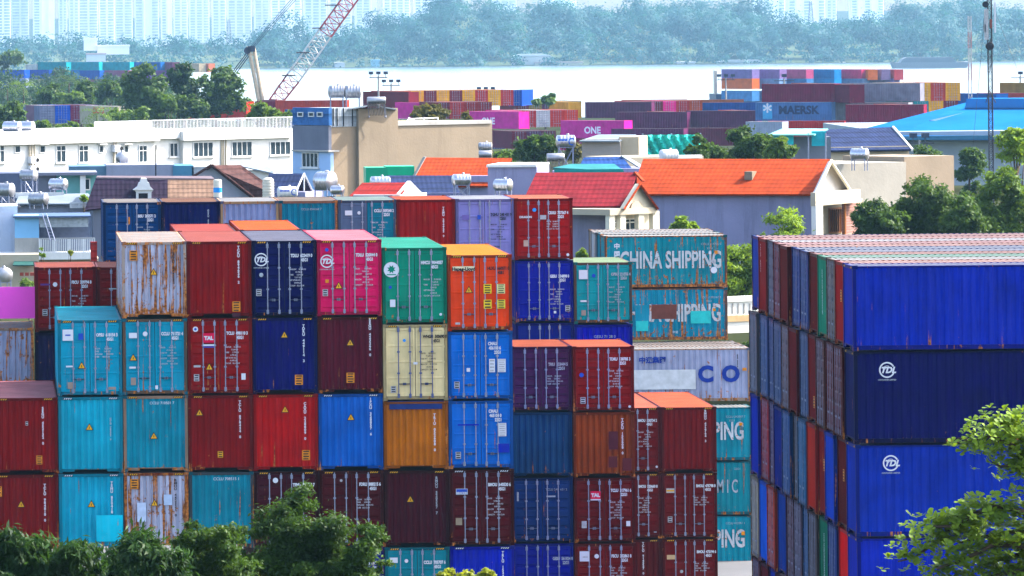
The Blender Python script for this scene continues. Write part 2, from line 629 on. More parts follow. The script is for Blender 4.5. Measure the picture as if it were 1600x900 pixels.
M_DATA = plain("small_white_lettering", (.50, .50, .55), .6, 0, .2, 10)
def data_rows(seed):
    rg = random.Random(seed)
    g = rg.choice((30480, 32500, 34000)); t = rg.randint(2150, 3980); kg = lambda v: f"{v // 1000}.{v % 1000:03d} KG"; lb = lambda v: f"{int(v * 2.2046) // 1000}.{int(v * 2.2046) % 1000:03d} LB"
    k = rg.randint(0, 3); pad = " " * rg.choice((7, 9, 11))
    names = (("MAX.GW", "TARE", "NET", "CU.CAP"), ("M.G.W.", "TARE", "PAYLOAD", "CUBE"), ("MAX.GR", "TARE", "NET", "CU.CAP"), ("GROSS", "TARE WT", "MAX.CW", "CAPACITY"))[k]
    out = []
    for nm, v in zip(names, (g, t, g - t)): out += [f"{nm}{pad[len(nm) - 4:]}{kg(v)}", f"{' ' * (len(nm) + 4)}{pad[4:]}{lb(v)}"]
    out.append(f"{names[3]}{pad[4:]}{rg.choice(('33.2', '76.4', '67.6'))} CU.M")
    if k == 1: out = out[0:1] + out[2:3] + out[4:5] + out[6:]
    return "\n".join(out)


LET = {"w": M_WHITE, "o": M_WORN, "k": M_INK}


def decal(root, H, d, where, L, lift=0.0):
    kind, fx, fz = d[0], d[1], d[2]
    if where == 'side':
        pos = (CW / 2 + .001 + lift + (.008 if kind == 'txt' else 0), fx * L, H * (1 - fz)); rot = (R(90), 0, R(90)); rz = (0, 0, R(90))
    else:
        pos = (-CW / 2 + fx * CW, -lift - (.030 if kind == "txt" else .022 if kind != "vert" else 0), H * (1 - fz)); rot = (R(90), 0, 0); rz = (0, 0, 0)
    if kind == "id":
        s, mat = d[3], LET[d[4] if len(d) > 4 else "w"]
        place("lettering", text_mesh(s, .165, bold=.008, xs=.72), mat, root, pos, rot)
    elif kind == "data":
        mat = {"w": M_DATA, "o": M_WORN, "k": M_INK}[d[3] if len(d) > 3 else "w"]
        rows = d[4] if len(d) > 4 else data_rows(root["label"])
        place("lettering", text_mesh(rows, .078, bold=.002, line=1.32, xs=.8), mat, root, pos, rot)
    elif kind == "vert":
        mat = LET[d[4] if len(d) > 4 else "w"]
        place("lettering", text_mesh("\n".join(d[3]), d[5] if len(d) > 5 else .13, 'CENTER', .82, bold=.006), mat, root, pos, rot)
    elif kind == "txt":
        s, size, mat = d[3], d[4], d[5]
        place("lettering", text_mesh(s, size, 'CENTER', bold=d[6] if len(d) > 6 else .0, shear=d[7] if len(d) > 7 else 0, space=d[8] if len(d) > 8 else 1.0, xs=d[9] if len(d) > 9 else 1.0), mat, root, pos, rot)
    elif kind == "tri":
        place("warning_triangle", cached("tri", m_tri), [M_YEL, M_BLACK], root, pos, rz)
    elif kind == "plate":
        w, h, mat = d[3], d[4], d[5]; ln = d[6] if len(d) > 6 else 0
        ink = d[7] if len(d) > 7 else M_INK
        place("sticker", cached(("plate", w, h, ln), lambda: m_plate(w, h, ln)), [mat, ink], root, pos, rz)
    elif kind == "disc":
        place("round_sticker", cached(("disc", d[3]), lambda: m_disc(d[3])), d[4], root, pos, rz)
    elif kind == "tdl":
        place("ring_logo", cached("tdl", m_tdl), M_WHITE, root, pos, rz)
        p2 = (pos[0], pos[1], pos[2] - .33)
        place("lettering", text_mesh("CONTAINER LIMITED", .06, 'CENTER', bold=.002), M_WORN, root, p2, rot)
    elif kind == "lotus":
        place("round_logo", cached("lotus", lambda: m_lotus(.29)), [M_WHITE, paint((.0, .3, .2), .1)], root, pos, rz)


# colours
C_ = dict(
    dred=(.24, .008, .016), red=(.52, .008, .02), brick=(.30, .014, .012), maroon=(.105, .006, .030), dmaroon=(.058, .003, .020), navy=(.002, .014, .085), dblue=(.001, .014, .13),
    royal=(.0, .055, .44), blue=(.0, .21, .68), turq=(.0, .40, .56), teal=(.012, .27, .36), oteal=(.02, .24, .30), white=(.52, .54, .66), pink=(.78, .003, .16),
    green=(.0, .30, .19), cream=(.98, .80, .46), orange=(.95, .12, .0), ochre=(.56, .19, .055), purple=(.075, .024, .078), slate=(.02, .07, .155), lav=(.32, .31, .62),
    brown=(.10, .028, .02), redbrown=(.20, .03, .025), vermil=(.55, .05, .02), grey=(.25, .25, .28), beige=(.42, .38, .30), bred=(.75, .01, .01), dgreen=(.0, .15, .09), magenta=(.75, .04, .55), yellow=(.85, .45, .02),
)

# ------------------------------------------------------------ ground, water, far shore, air
M_YARD = plaster("yard_concrete", (.10, .10, .105), .3)
M_EARTH = plain("earth_and_grass", (.035, .042, .02), .95, 0, .5, .05, 0.0)
M_HILL = plain("wooded_hill_ground", (.05, .075, .03), .95, 0, .4, .02)


def zground(x, y):
    if y < 353: return 0.0
    if y < 358: return 9.0 * (y - 353) / 5
    if y < 660: return 9.0
    if y < 760: return 9.0 - 9.0 * (y - 660) / 100
    if y < 1600: return 0.0
    left = 1 / (1 + math.exp(max(-60, min(60, (x - (-16 + 345) / FPX * y) / 4.0))))
    a = -25.0 * min(1, (y - 1600) / 100)
    bb = 1.8 * min(1, (y - 1600) / 200)
    if y > 2380: bb = 1.8 - 27 * min(1, (y - 2380) / 60)
    h = a * (1 - left) + bb * left
    if y > 4960: h = max(h, -25 + 5.2 * min(1, (y - 4960) / 60))
    return h


ys = list(range(-200, 353, 60)) + [352, 353, 358, 359, 500, 660, 710, 760, 1000, 1180, 1400, 1599] + list(range(1600, 1720, 20)) + list(range(1720, 2500, 80)) + [2380, 2410, 2440, 3000, 4000, 4960, 4990, 5020, 6000, 8000, 12000, 25000]
ys = sorted(set(ys))
xs_ = [-6000, -2000, -800, -400] + list(range(-200, 800, 12)) + [900, 1200, 2000, 5000, 9000]
V_, F_ = [], []
for y in ys:
    for x in xs_: V_.append((x, y, zground(x, y)))
n = len(xs_)
for j in range(len(ys) - 1):
    for i in range(n - 1): F_.append((j * n + i, j * n + i + 1, j * n + n + i + 1, j * n + n + i))
me = bpy.data.meshes.new("ground"); me.from_pydata(V_, [], F_); me.update()
tag(place("ground", me, M_EARTH), kind="structure")
b = MB(); b.face([(-150, 150, .01), (420, 150, .01), (420, 352.5, .01), (-150, 352.5, .01)])
tag(b.put("container_yard_pavement", M_YARD), kind="structure")

# the river
m, nt, pb = new_mat("river_water")
pb.inputs["Base Color"].default_value = (.06, .085, .095, 1)
pb.inputs["Roughness"].default_value = .18
pb.inputs["IOR"].default_value = 1.33
pb.inputs["Specular IOR Level"].default_value = .5
bp = N(nt, "ShaderNodeBump"); bp.inputs["Strength"].default_value = .35; bp.inputs["Distance"].default_value = .3
nt.links.new(noise(nt, coords(nt, (.02, .5, 1), False), 1.2, 5, .6), bp.inputs["Height"]); nt.links.new(bp.outputs[0], pb.inputs["Normal"])
b = MB(); b.face([(-3000, 1610, -20), (5000, 1610, -20), (5000, 5060, -20), (-3000, 5060, -20)])
tag(b.put("river", m), kind="structure")

# hills of the far shore: the wood's upper outline against the towers
PROFILE = [(-60, 52), (0, 53), (60, 56), (120, 54), (180, 60), (240, 55), (330, 62), (400, 50), (450, 47), (500, 62), (560, 44), (600, 24), (615, 18), (640, 36), (668, 30), (690, 4), (740, -2), (780, 12), (830, 5), (880, 16), (930, 8), (985, 10), (1005, 0), (1080, 3), (1115, 18), (1150, 6), (1185, 24), (1230, 32), (1290, 42), (1312, 25), (1345, 34), (1390, 20), (1440, 4), (1500, 4), (1560, 2), (1600, 16), (1680, 12)]
PROFILE = [(a_, b_ - (2 if a_ > 500 else 1)) for a_, b_ in PROFILE]
def prof(x):
    for (a, p), (c, q) in zip(PROFILE, PROFILE[1:]):
        if a <= x <= c: return p + (q - p) * (x - a) / (c - a)
    return 30
hv, hf = [], []
hx = list(range(-60, 1681, 20))
HD = [5030, 5070, 5200, 5340, 5480, 5650]
def hill_z(px, D):
    top = max(-18.5, W(px, prof(px), 5340)[2] - 13.0)
    t = min(1, max(0, (D - 5045) / 295))
    return -19.8 + (top + 19.8) * t * t * (3 - 2 * t) if D < 5341 else -19.8 + (top + 19.8) * max(0, 1 - (D - 5340) / 500)
for D in HD:
    for x in hx:
        X = W(x, 60, D)[0]
        hv.append((X, D, hill_z(x, D)))
n = len(hx)
for j in range(len(HD) - 1):
    for i in range(n - 1): hf.append((j * n + i, j * n + i + 1, j * n + n + i + 1, j * n + n + i))
me = bpy.data.meshes.new("hills"); me.from_pydata(hv, [], hf); me.update()
tag(place("hills", me, M_HILL), kind="structure")

# air
m = bpy.data.materials.new("hazy_air"); m.use_nodes = True; nt = m.node_tree
for nd in list(nt.nodes):
    if nd.type != 'OUTPUT_MATERIAL': nt.nodes.remove(nd)
pv = N(nt, "ShaderNodeVolumePrincipled")
HAZE_DENSITY = 3.1e-5
pv.inputs["Color"].default_value = (.36, .68, 1.0, 1)
pv.inputs["Density"].default_value = HAZE_DENSITY
pv.inputs["Anisotropy"].default_value = .3
nt.links.new(pv.outputs[0], nt.nodes["Material Output"].inputs["Volume"])
b = MB(); b.box(-2500, 4500, -120, 9500, -30, 260)
tag(b.put("haze", m), kind="stuff")


# ------------------------------------------------------------ leaves and trees
def leaf_mesh(name, blobs, count, size, seed=0, droop=0.0, aspect=.5, per=14, up=.35, tight=.42, rnd=.55):
    """small bent leaves gathered in clumps that sit on and in the lobes (cx, cy, cz, rx, ry, rz) of a crown"""
    rg = np.random.default_rng(seed)
    B = np.array(blobs); nb = len(B)
    area = (B[:, 3] * B[:, 5]) ** .9
    nc = nb * per
    lob = rg.choice(nb, nc, p=area / area.sum())
    d = rg.normal(size=(nc, 3)); d[:, 2] += .25; d /= np.linalg.norm(d, axis=1)[:, None]
    C = B[lob, :3] + d * B[lob, 3:] * (.35 + .75 * rg.random(nc) ** .6)[:, None]
    cr = B[lob, 3] * (.20 + .26 * rg.random(nc))
    pick = rg.choice(nc, count, p=cr ** 1.7 / (cr ** 1.7).sum())
    P = C[pick] + rg.normal(size=(count, 3)) * (cr[pick] * tight * 1.25)[:, None] * np.array([1.1, 1.1, .75])
    od = P - B[lob[pick], :3]; od /= np.linalg.norm(od, axis=1)[:, None] + 1e-6
    nrm = od * (1.1 - rnd) + rg.normal(size=(count, 3)) * rnd + np.array([0, 0, up]); nrm /= np.linalg.norm(nrm, axis=1)[:, None]
    t = rg.normal(size=(count, 3)) + od * .6; t[:, 2] -= droop * 2.2
    t -= nrm * (t * nrm).sum(1)[:, None]; t /= np.linalg.norm(t, axis=1)[:, None] + 1e-9
    s = np.cross(nrm, t)
    L = size * (.65 + .7 * rg.random(count))[:, None]
    Wd = L * aspect
    v0 = P - t * L * .5; v2 = P + t * L * .5 - nrm * L * .08
    v1 = P + s * Wd * .5 + nrm * L * .05; v3 = P - s * Wd * .5 + nrm * L * .05
    V = np.stack([v0, v1, v2, v3], 1).reshape(-1, 3)
    me = bpy.data.meshes.new(name)
    me.vertices.add(count * 4); me.vertices.foreach_set("co", V.ravel())
    me.loops.add(count * 4); me.loops.foreach_set("vertex_index", np.arange(count * 4))
    me.polygons.add(count); me.polygons.foreach_set("loop_start", np.arange(0, count * 4, 4)); me.polygons.foreach_set("loop_total", np.full(count, 4))
    at = me.attributes.new("shade", 'FLOAT', 'FACE')
    sh = rg.random(nc) ** 1.4
    at.data.foreach_set("value", np.clip(rg.random(count) * .4 + sh[pick] * .6, 0, 1))
    me.update(); me.validate()
    return me


def blobs_in(cx, cy, cz, rx, ry, rz, n, r, seed):
    rg = np.random.default_rng(seed); out = []
    for i in range(n):
        d = rg.normal(size=3); d /= np.linalg.norm(d); d *= rg.random() ** .45
        k = r * (.65 + .6 * rg.random())
        out.append((cx + d[0] * (rx - k * .7), cy + d[1] * (ry - k * .7), cz + d[2] * (rz - k * .6), k, k, k * .8))
    return out


def trunk_mesh(h, r, blobs, seed, lean=(0, 0), nl=6):
    rg = random.Random(seed); b = MB()
    p = Vector((0, 0, -.3)); k = 5; top = Vector((lean[0], lean[1], h * .72))
    prev = p
    for i in range(1, k + 1):
        t = i / k
        q = p.lerp(top, t) + Vector((rg.uniform(-.12, .12) * r * 4, rg.uniform(-.12, .12) * r * 4, 0))
        b.tube(prev, q, r * (1 - .72 * (i - 1) / k), 8, r * (1 - .72 * i / k)); prev = q
    for bl_ in sorted(blobs, key=lambda q: -q[3])[:nl]:
        s = p.lerp(top, rg.uniform(.45, .95)); e = Vector(bl_[:3]); mid = s.lerp(e, .55) + Vector((0, 0, -.06 * h * rg.random()))
        b.tube(s, mid, r * .38, 6, r * .24); b.tube(mid, e, r * .24, 6, r * .07)
    return b.mesh("trunk", True)


LM = {}
def lm(k):
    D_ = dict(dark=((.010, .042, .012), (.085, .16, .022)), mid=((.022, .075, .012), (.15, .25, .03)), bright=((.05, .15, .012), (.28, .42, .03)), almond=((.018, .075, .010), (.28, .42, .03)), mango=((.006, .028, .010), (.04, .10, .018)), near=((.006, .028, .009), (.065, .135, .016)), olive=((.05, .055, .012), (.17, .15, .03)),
              far=((.012, .082, .095), (.03, .125, .125)), deep=((.006, .026, .010), (.03, .075, .016)), yellow=((.12, .18, .01), (.38, .42, .04)))  # far: distance haze is tinted into these bluish leaves
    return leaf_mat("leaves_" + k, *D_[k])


def tree(name, label, x, ytop, D, wpx, hpx, kind, n, size, seed, group=None, nblob=9, cat="tree", droop=0.0, aspect=.5, zg=None, split=None, per=14, tight=.42, trunk_r=None, up=.35, lobe=.52):
    """a tree whose crown spans wpx by hpx pixels under (x, ytop)"""
    s = D / FPX
    X, _, Zt = W(x, ytop, D)
    g = zground(X, D) if zg is None else zg
    rx, rz = wpx * s / 2 * 1.12, hpx * s / 2 * 1.06
    root = tag(empty(name, (X, D, g)), label, cat, group)
    h = Zt - g
    bl_ = blobs_in(0, 0, h - rz, rx, rx * .8, rz, nblob, min(rx, rz) * lobe, seed)
    if split: bl_ = [(q[0] * 1, q[1], q[2], q[3] * split, q[4] * split, q[5] * split) for q in bl_]
    place("trunk", trunk_mesh(h, trunk_r or max(.08, .022 * h), bl_, seed), M_TRUNK, root)
    place("crown", leaf_mesh("crown", bl_, n, size, seed, droop, aspect, per, up, tight), lm(kind), root)
    return root


def palm(label, x, ytop, D, seed, r=3.0, group=None, kind='mid'):
    X, _, Zt = W(x, ytop, D); g = zground(X, D); h = Zt - g
    root = tag(empty("palm_tree", (X, D, g)), label, "palm tree", group)
    b = MB(); rg = random.Random(seed); pr = Vector((0, 0, -.2)); ln = rg.uniform(-.8, .8)
    for i in range(1, 6):
        q = Vector((ln * (i / 5) ** 2, 0, (h - r * .35) * i / 5)); b.tube(pr, q, .2 - .015 * i, 7, .19 - .015 * i); pr = q
    place("trunk", b.mesh("trunk", True), M_TRUNK, root)
    b = MB()
    for i in range(15):
        a = rg.uniform(0, 6.28); el = rg.uniform(-.1, 1.1); p = pr.copy(); d = Vector((math.cos(a) * math.cos(el), math.sin(a) * math.cos(el), math.sin(el)))
        for k in range(7):
            q = p + d * (r / 6); d.z -= .26; d.normalize()
            sd = d.cross(Vector((0, 0, 1))).normalized()
            wv = r * .2 * math.sin(math.pi * (k + 1.2) / 8.5)
            for s_ in (-1, 1):
                b.face([p, p + d * .1, p + sd * s_ * wv + d * wv * .6 - Vector((0, 0, wv * .45)), p + sd * s_ * wv * .8 + d * wv * .2 - Vector((0, 0, wv * .5))])
            p = q
    me = b.mesh("crown"); at = me.attributes.new("shade", 'FLOAT', 'FACE'); at.data.foreach_set("value", np.random.default_rng(seed).random(len(me.polygons)))
    place("crown", me, lm(kind), root)
    return root
M_WEAR = paint((.66, .70, .72), .2, .7, grime=.5)

# ------------------------------------------------------------ the front block of stacks
GR = "containers stacked in the yard"
PITCH = 2.468
DA = 262.0


def stack(xl, D, ztop, items, L):
    """a column of containers, topmost first; xl = X of its near left edge"""
    z = ztop
    out = []
    for it in items:
        it = dict(it)
        H = it.pop("H", HHC)
        z -= H + .022
        out.append(container((xl + CW / 2 + it.pop("dx", 0.0), D + it.pop("dy", 0.0), z), 0.0, it.pop("L", L), H, it.pop("c"), it.pop("f"), it.pop("label"), GR, **it))
    return out


A_R = [W(x, 480, DA)[0] for x in (0,)][0]
xa = lambda i: W(801, 450, DA)[0] - PITCH * (8 - i)          # left edge of column i
def zt(x, y, D): return W(x, y, D)[2]
TRI = lambda fx, fz: ("tri", fx, fz + .08)
PLY = lambda fx, fz, m=None: ("plate", fx, fz, .30, .38, m or M_ORA, 4)
GP = lambda fx, fz: ("plate", fx, fz, .2, .26, M_GREY, 3)
V = lambda s, fx=.80, fz=.16, c="w", sz=.135: ("vert", fx, fz, s, c, sz)

ID = lambda a, b, code, fx=.60, fz=.22, c="w": ("id", fx, fz, f"{a}  {b}\n            {code}", c)
DT = lambda c="w", fx=.58, fz=.39: ("data", fx, fz, c)

cols = [
    (0, (44, 620), [
        dict(c=C_["dred"], f='end', label="dark red container with blank ribbed end, beside the turquoise stack", decals=[V("SEGU 452132 0", .77), ("plate", .71, .82, .22, .34, M_ORA, 5), ("plate", .52, .34, .1, .16, M_GREY, 2)], rust=.12, roof=(.85, .40, .42)),
        dict(c=C_["maroon"] if 0 else (.20, .010, .016), f='end', label="red brown ribbed container under the dark red one beside the turquoise stack", decals=[V("TCLU 984810 0", .79), TRI(.42, .35), PLY(.06, .22)], rust=.22)]),
    (1, (140, 498.5), [
        dict(c=C_["turq"], f='door', label="turquoise door ended container, topmost of its stack under a weathered roof", rust=.2, decals=[("plate", .16, .20, .4, .42, M_WHITE), ("plate", .16, .20, .2, .05, M_BLUE), ("plate", .36, .22, .18, .24, M_BLUE), ID("OPSU", "618154 3", "45G1"), DT("w"), TRI(.37, .56), ("plate", .18, .61, .26, .06, M_WHITE), ("plate", .19, .86, .19, .25, plain("bare_patch", (.35, .27, .22), .8)), ("plate", .84, .90, .28, .1, plain("bare_patch", (.35, .27, .22), .8))], roof=(.08, .80, .92), stripes="y"),
        dict(c=(.0, .42, .56), f='end', label="turquoise ribbed end container between the turquoise doors and another ribbed one", decals=[TRI(.48, .36), V("CCLU 703321 0", .81, .3, "o", .08)], rust=.12, stripes="w"),
        dict(c=(.0, .42, .58), f='end', label="bright turquoise ribbed end container above the mango leaves, paler patch low down", decals=[TRI(.50, .36), V("TEMU 850418 8", .82, .14), ("plate", .78, .72, 1.0, 1.0, paint((.03, .62, .78), .08))], rust=.12, stripes="w")]),
    (2, (240, 376.5), [
        dict(c=C_["white"], f='end', label="white ribbed container with heavy rust streaks, topmost beside the red end", rust=.7, frame_rgb=(.45, .38, .34), decals=[PLY(.18, .18), TRI(.49, .36), V("SCZU 744552 1", .80, .17, "k"), ], roof=(.62, .58, .55), stripes="y"),
        dict(c=(.0, .36, .50), f='door', label="turquoise door ended container directly under the rusty white one", rust=.22, decals=[("plate", .16, .22, .3, .2, M_WHITE), ("disc", .35, .2, .09, M_WHITE), TRI(.16, .47), ID("CCLU", "711721 4", "45G1"), DT("o"), ("plate", .15, .64, .24, .07, M_WHITE), ("plate", .16, .82, .19, .28, plain("bare_patch", (.35, .27, .22), .8)), ("plate", .52, .90, .1, .14, M_WHITE)], frame_rgb=(.12, .09, .07)),
        dict(c=(.015, .30, .40), f='end', label="weathered teal ribbed end with pale rusty posts under turquoise doors", rust=.24, frame_rgb=(.28, .20, .15), decals=[TRI(.47, .49), ("txt", .60, .115, "CCLU 710501 7", .14, M_WHITE)], stripes="y"),
        dict(c=C_["white"], f='end', label="rusty white ribbed container with pale blue patches, low above the trees", rust=.66, frame_rgb=(.14, .04, .03), decals=[PLY(.16, .15), TRI(.47, .36), V("BMOU 442531 0", .80, .12, "k"), ("plate", .27, .52, .34, .72, plain("pale_patch", (.55, .66, .85), .6)), ("plate", .68, .36, .32, .4, plain("pale_patch", (.5, .64, .85), .6))])]),
    (3, (345, 375.5), [
        dict(c=(.27, .010, .014), f='end', label="dark red ribbed end container, topmost between rusty white and navy ones", decals=[V("TCKU 894626 2", .80, .10), PLY(.76, .86), ("plate", .76, .97, .3, .16, plain("dark_patch", (.06, .01, .02), .7))], rust=.14, roof=(.62, .22, .19)),
        dict(c=(.30, .010, .014), f='ribbed', label="red door ended container with a red and white square lessor sticker", rust=.14, decals=[("plate", .325, .26, .42, .36, M_REDS), ("txt", .325, .285, "TAL", .19, M_WHITE, .012), ("plate", .325, .355, .42, .06, M_WHITE), ("plate", .325, .38, .42, .04, M_BLUE), ("disc", .12, .145, .1, M_WHITE), ("disc", .12, .145, .05, M_BLUE), ID("TCLU", "498110 3", "45G1"), DT(), TRI(.33, .60), GP(.13, .78), ("plate", .86, .77, .16, .24, M_WHITE), ("plate", .14, .63, .26, .08, M_GREY)]),
        dict(c=(.25, .010, .014), f='end', label="dark red ribbed end with small triangle under the stickered red doors", decals=[TRI(.17, .19), V("TCLU 878434 8", .80, .11), ("plate", .49, .78, .2, .24, M_YEL, 3)], rust=.14),
        dict(c=C_["teal"], f='end', label="teal ribbed end container half hidden behind the tallest leafy tree", rust=.28, decals=[("txt", .58, .11, "CCLU 708515 1", .15, M_WHITE)], frame_rgb=(.05, .07, .08), stripes="")]),
    (4, (448, 374.5), [
        dict(c=C_["navy"], f='ribbed', label="navy door ended container with white ring logo, topmost beside the pink one", rust=.05, decals=[("tdl", .14, .25), ID("TDLU", "622419 0", "45G1"), DT(), ("disc", .14, .45, .08, M_WORN), GP(.1, .68)], roof=(.30, .31, .40)),
        dict(c=C_["dblue"], f='end', label="dark blue ribbed end with yellow triangle and plate, under the navy doors", rust=.05, decals=[TRI(.49, .19), V("TDRU 449114 3", .79, .13), PLY(.71, .82)], stripes="y"),
        dict(c=(.50, .006, .018), f='end', label="bright red ribbed end with yellow triangle, under the dark blue end", rust=.08, decals=[TRI(.49, .16), V("CAXU 228809 0", .80, .14), PLY(.81, .80)], roof=C_["red"]),
        dict(c=C_["dmaroon"], f='ribbed', label="dark maroon doors under the bright red end, behind the tallest leafy tree", decals=[("disc", .33, .12, .1, M_WHITE), ID("TEMU", "813798 7", "45G1", .60, .20), DT()]),
        dict(c=(.05, .004, .012), f='ribbed', label="dark red doors at the bottom of the navy topped stack, hidden by leaves", decals=[("plate", .36, .24, .42, .4, M_WHITE), ("disc", .17, .16, .1, M_WHITE)])]),
    (5, (550, 373.5), [
        dict(c=C_["pink"], f='ribbed', label="hot pink door ended container with white ring logo, topmost of its stack", rust=.05, decals=[("tdl", .15, .28), ("disc", .15, .13, .07, M_BLUE), ID("TDLU", "520044 0", "45G1"), DT(), TRI(.33, .56), ("plate", .15, .54, .13, .13, M_ORA), GP(.12, .69)], roof=(.85, .38, .45)),
        dict(c=C_["maroon"], f='end', label="maroon ribbed end container under the hot pink doors", rust=.08, decals=[TRI(.5, .30), V("SEGU 423266 0", .81, .06), PLY(.5, .80)]),
        dict(c=(.0, .16, .55), f='end', label="mid blue ribbed end with small yellow triangle, under the maroon end", rust=.07, decals=[TRI(.5, .27), V("IPXU 328857 6", .81, .09)], stripes="w"),
        dict(c=(.07, .004, .016), f='ribbed', label="maroon doors under the mid blue ribbed end", decals=[("disc", .34, .13, .05, M_GREY), ID("FDRU", "888215 6", "45G1", .62, .20), DT(), ]),
        dict(c=(.004, .02, .22), f='ribbed', label="dark blue doors at the bottom of the pink topped stack", decals=[ID("TGHU", "667701 1", "45G1", .64, .23), DT()])]),
    (6, (650, 385.5), [
        dict(c=C_["green"], f='door', label="green door ended container with round white emblem, topmost beside the orange one", rust=.08, decals=[("lotus", .14, .29), ID("HMCU", "9044057", "45G1"), ("data", .64, .43, "w"), ("plate", .155, .73, .2, .28, M_WHITE), ("disc", .12, .52, .06, M_BLUE), ("disc", .90, .88, .05, M_WHITE)], roof=(.08, .55, .42), stripes=""),
        dict(c=C_["cream"], f='door', label="cream door ended container under the green doors", rust=.08, decals=[ID("WNGU", "500690 0", "45G1", .62, .18, "k"), DT("k"), ("disc", .33, .21, .06, M_LBLUE), GP(.155, .85), ("plate", .5, .51, .15, .09, M_WHITE)], rods=plain("slate_lock_rod", (.10, .12, .25), .5)),
        dict(c=C_["ochre"], f='end', H=HSTD, label="ochre brown ribbed end container with blue tarpaulin top, under the cream doors", rust=.12, decals=[V("TRIU 052608 0", .79, .22)], name="open_top_container", stripes=""),
        dict(c=C_["dmaroon"], f='end', label="very dark maroon ribbed end under the ochre brown one", decals=[TRI(.40, .34), V("BMOU 520557 7", .81, .12, "o")], rust=.08),
        dict(c=(.015, .27, .33), f='door', label="teal doors at the bottom of the green topped stack", decals=[("plate", .13, .17, .32, .2, M_WHITE), ("disc", .33, .18, .07, M_WHITE), ID("CCLU", "705707 6", "45G1"), DT("w", .56, .40)])]),
    (7, (750, 396.8), [
        dict(c=C_["orange"], f='door', label="bright orange door ended container, topmost beside the blue doors", rust=.2, decals=[("plate", .25, .182, .84, .17, plain("cream_sign", (.85, .75, .45), .6)), ("txt", .25, .207, "Hapag-Lloyd", .175, M_INK, .008), ID("HLXU", "660071 0", "4581", .62, .20, "k"), TRI(.33, .42), ("plate", .62, .45, .3, .36, plain("yellow_panel", (.9, .62, .02), .6), 4), ("plate", .83, .45, .3, .36, plain("pale_yellow_panel", (.85, .8, .3), .6), 5), ("plate", .62, .65, .3, .34, plain("yellow_panel", (.9, .62, .02), .6), 3), ("plate", .83, .65, .3, .34, plain("yellow_panel2", (.9, .7, .05), .6), 5), ("plate", .15, .90, .18, .08, M_GREY)], roof=(.95, .42, .02), frame_rgb=(.22, .05, .03)),
        dict(c=C_["blue"], f='door', H=HSTD, label="bright blue doors directly under the orange container", rust=.06, decals=[("id", .62, .20, "CMAU\n 456108 6\n       22G1", "w"), ("plate", .68, .50, .22, .5, M_WHITE, 4, M_GREY), ("plate", .83, .50, .3, .5, M_WHITE, 6, M_GREY), ("plate", .31, .56, .13, .14, M_WHITE), GP(.13, .78)]),
        dict(c=(.0, .20, .66), f='door', H=HSTD, label="bright blue doors with a dark square, second below the orange container", rust=.06, decals=[("id", .62, .18, "CMAU\n 465104 0\n       22G1", "w"), ("plate", .83, .43, .3, .5, M_WHITE, 6, M_GREY), ("plate", .85, .70, .42, .34, plain("dark_blue_patch", (.0, .02, .42), .6)), ("plate", .3, .355, .8, .06, plain("dark_blue_patch", (.0, .02, .42), .6)), GP(.14, .80)]),
        dict(c=(.085, .005, .018), f='ribbed', label="maroon doors with blue lessor sticker, under the two bright blue doors", decals=[("plate", .19, .29, .44, .22, M_WHITE), ("plate", .19, .29, .41, .19, M_BLUE), ("txt", .19, .32, "BEACON", .105, M_WHITE, .006), ID("BMOU", "640530 6", "45G1"), DT(), ("plate", .14, .68, .24, .27, plain("beige_sticker", (.35, .27, .18), .7))], stripes="w"),
        dict(c=(.0, .05, .50), f='end', label="royal blue ribbed end at the bottom of the orange topped stack", decals=[V("TRLU 153432 7", .82, .10)], stripes="w")]),
]
A_OBJ = {}
for i, (px, py), items in cols:
    A_OBJ[i] = stack(xa(i), DA, zt(px, py, DA), items, L40)
# the tarpaulin over the open top container: visible front flap and cover
ot = A_OBJ[6][2]
b = MB(); b.box(-1.0, 1.0, -.012, .028, HSTD - .30, HSTD - .10); b.box(-1.13, 1.13, .01, L40 - .05, HSTD - .022, HSTD + .0)
b.put("tarpaulin", plain("dark_blue_tarpaulin", (.01, .03, .16), .6), ot)

# ---- lower stacks right behind: purple, dark red
DC = 275.0
c_left = [W(893, 560, DC)[0] - CW, W(990.5, 560, DC)[0] - CW]
stack(c_left[0], DC, zt(850, 540, DC), [
    dict(c=C_["purple"], f='ribbed', H=HSTD, label="purple door ended container beside the dark red doors, top of its stack", decals=[ID("TRIU", "333444 5", "22G1", .62, .30, "o"), DT("o", .60, .47)], roof=(.62, .22, .14), rust=.14),
    dict(c=C_["slate"], f='end', H=HSTD, label="slate blue ribbed end container under the purple doors", rust=.1),
    dict(c=(.018, .048, .155), f='ribbed', H=HSTD, label="slate blue doors under the slate blue ribbed end", decals=[("txt", .66, .2, "TCLU 240", .12, M_WORN), ("txt", .85, .2, "631 2", .12, M_WORN), ("plate", .1, .29, .07, .36, M_WORN), ("plate", .64, .29, .36, .06, M_WORN)], rust=.14),
    dict(c=(.004, .03, .30), f='ribbed', H=HSTD, label="dark blue doors at the bottom of the purple topped stack", decals=[ID("GESU", "561824 8", "22G1", .66, .26, "o")], rust=.1)], L20)
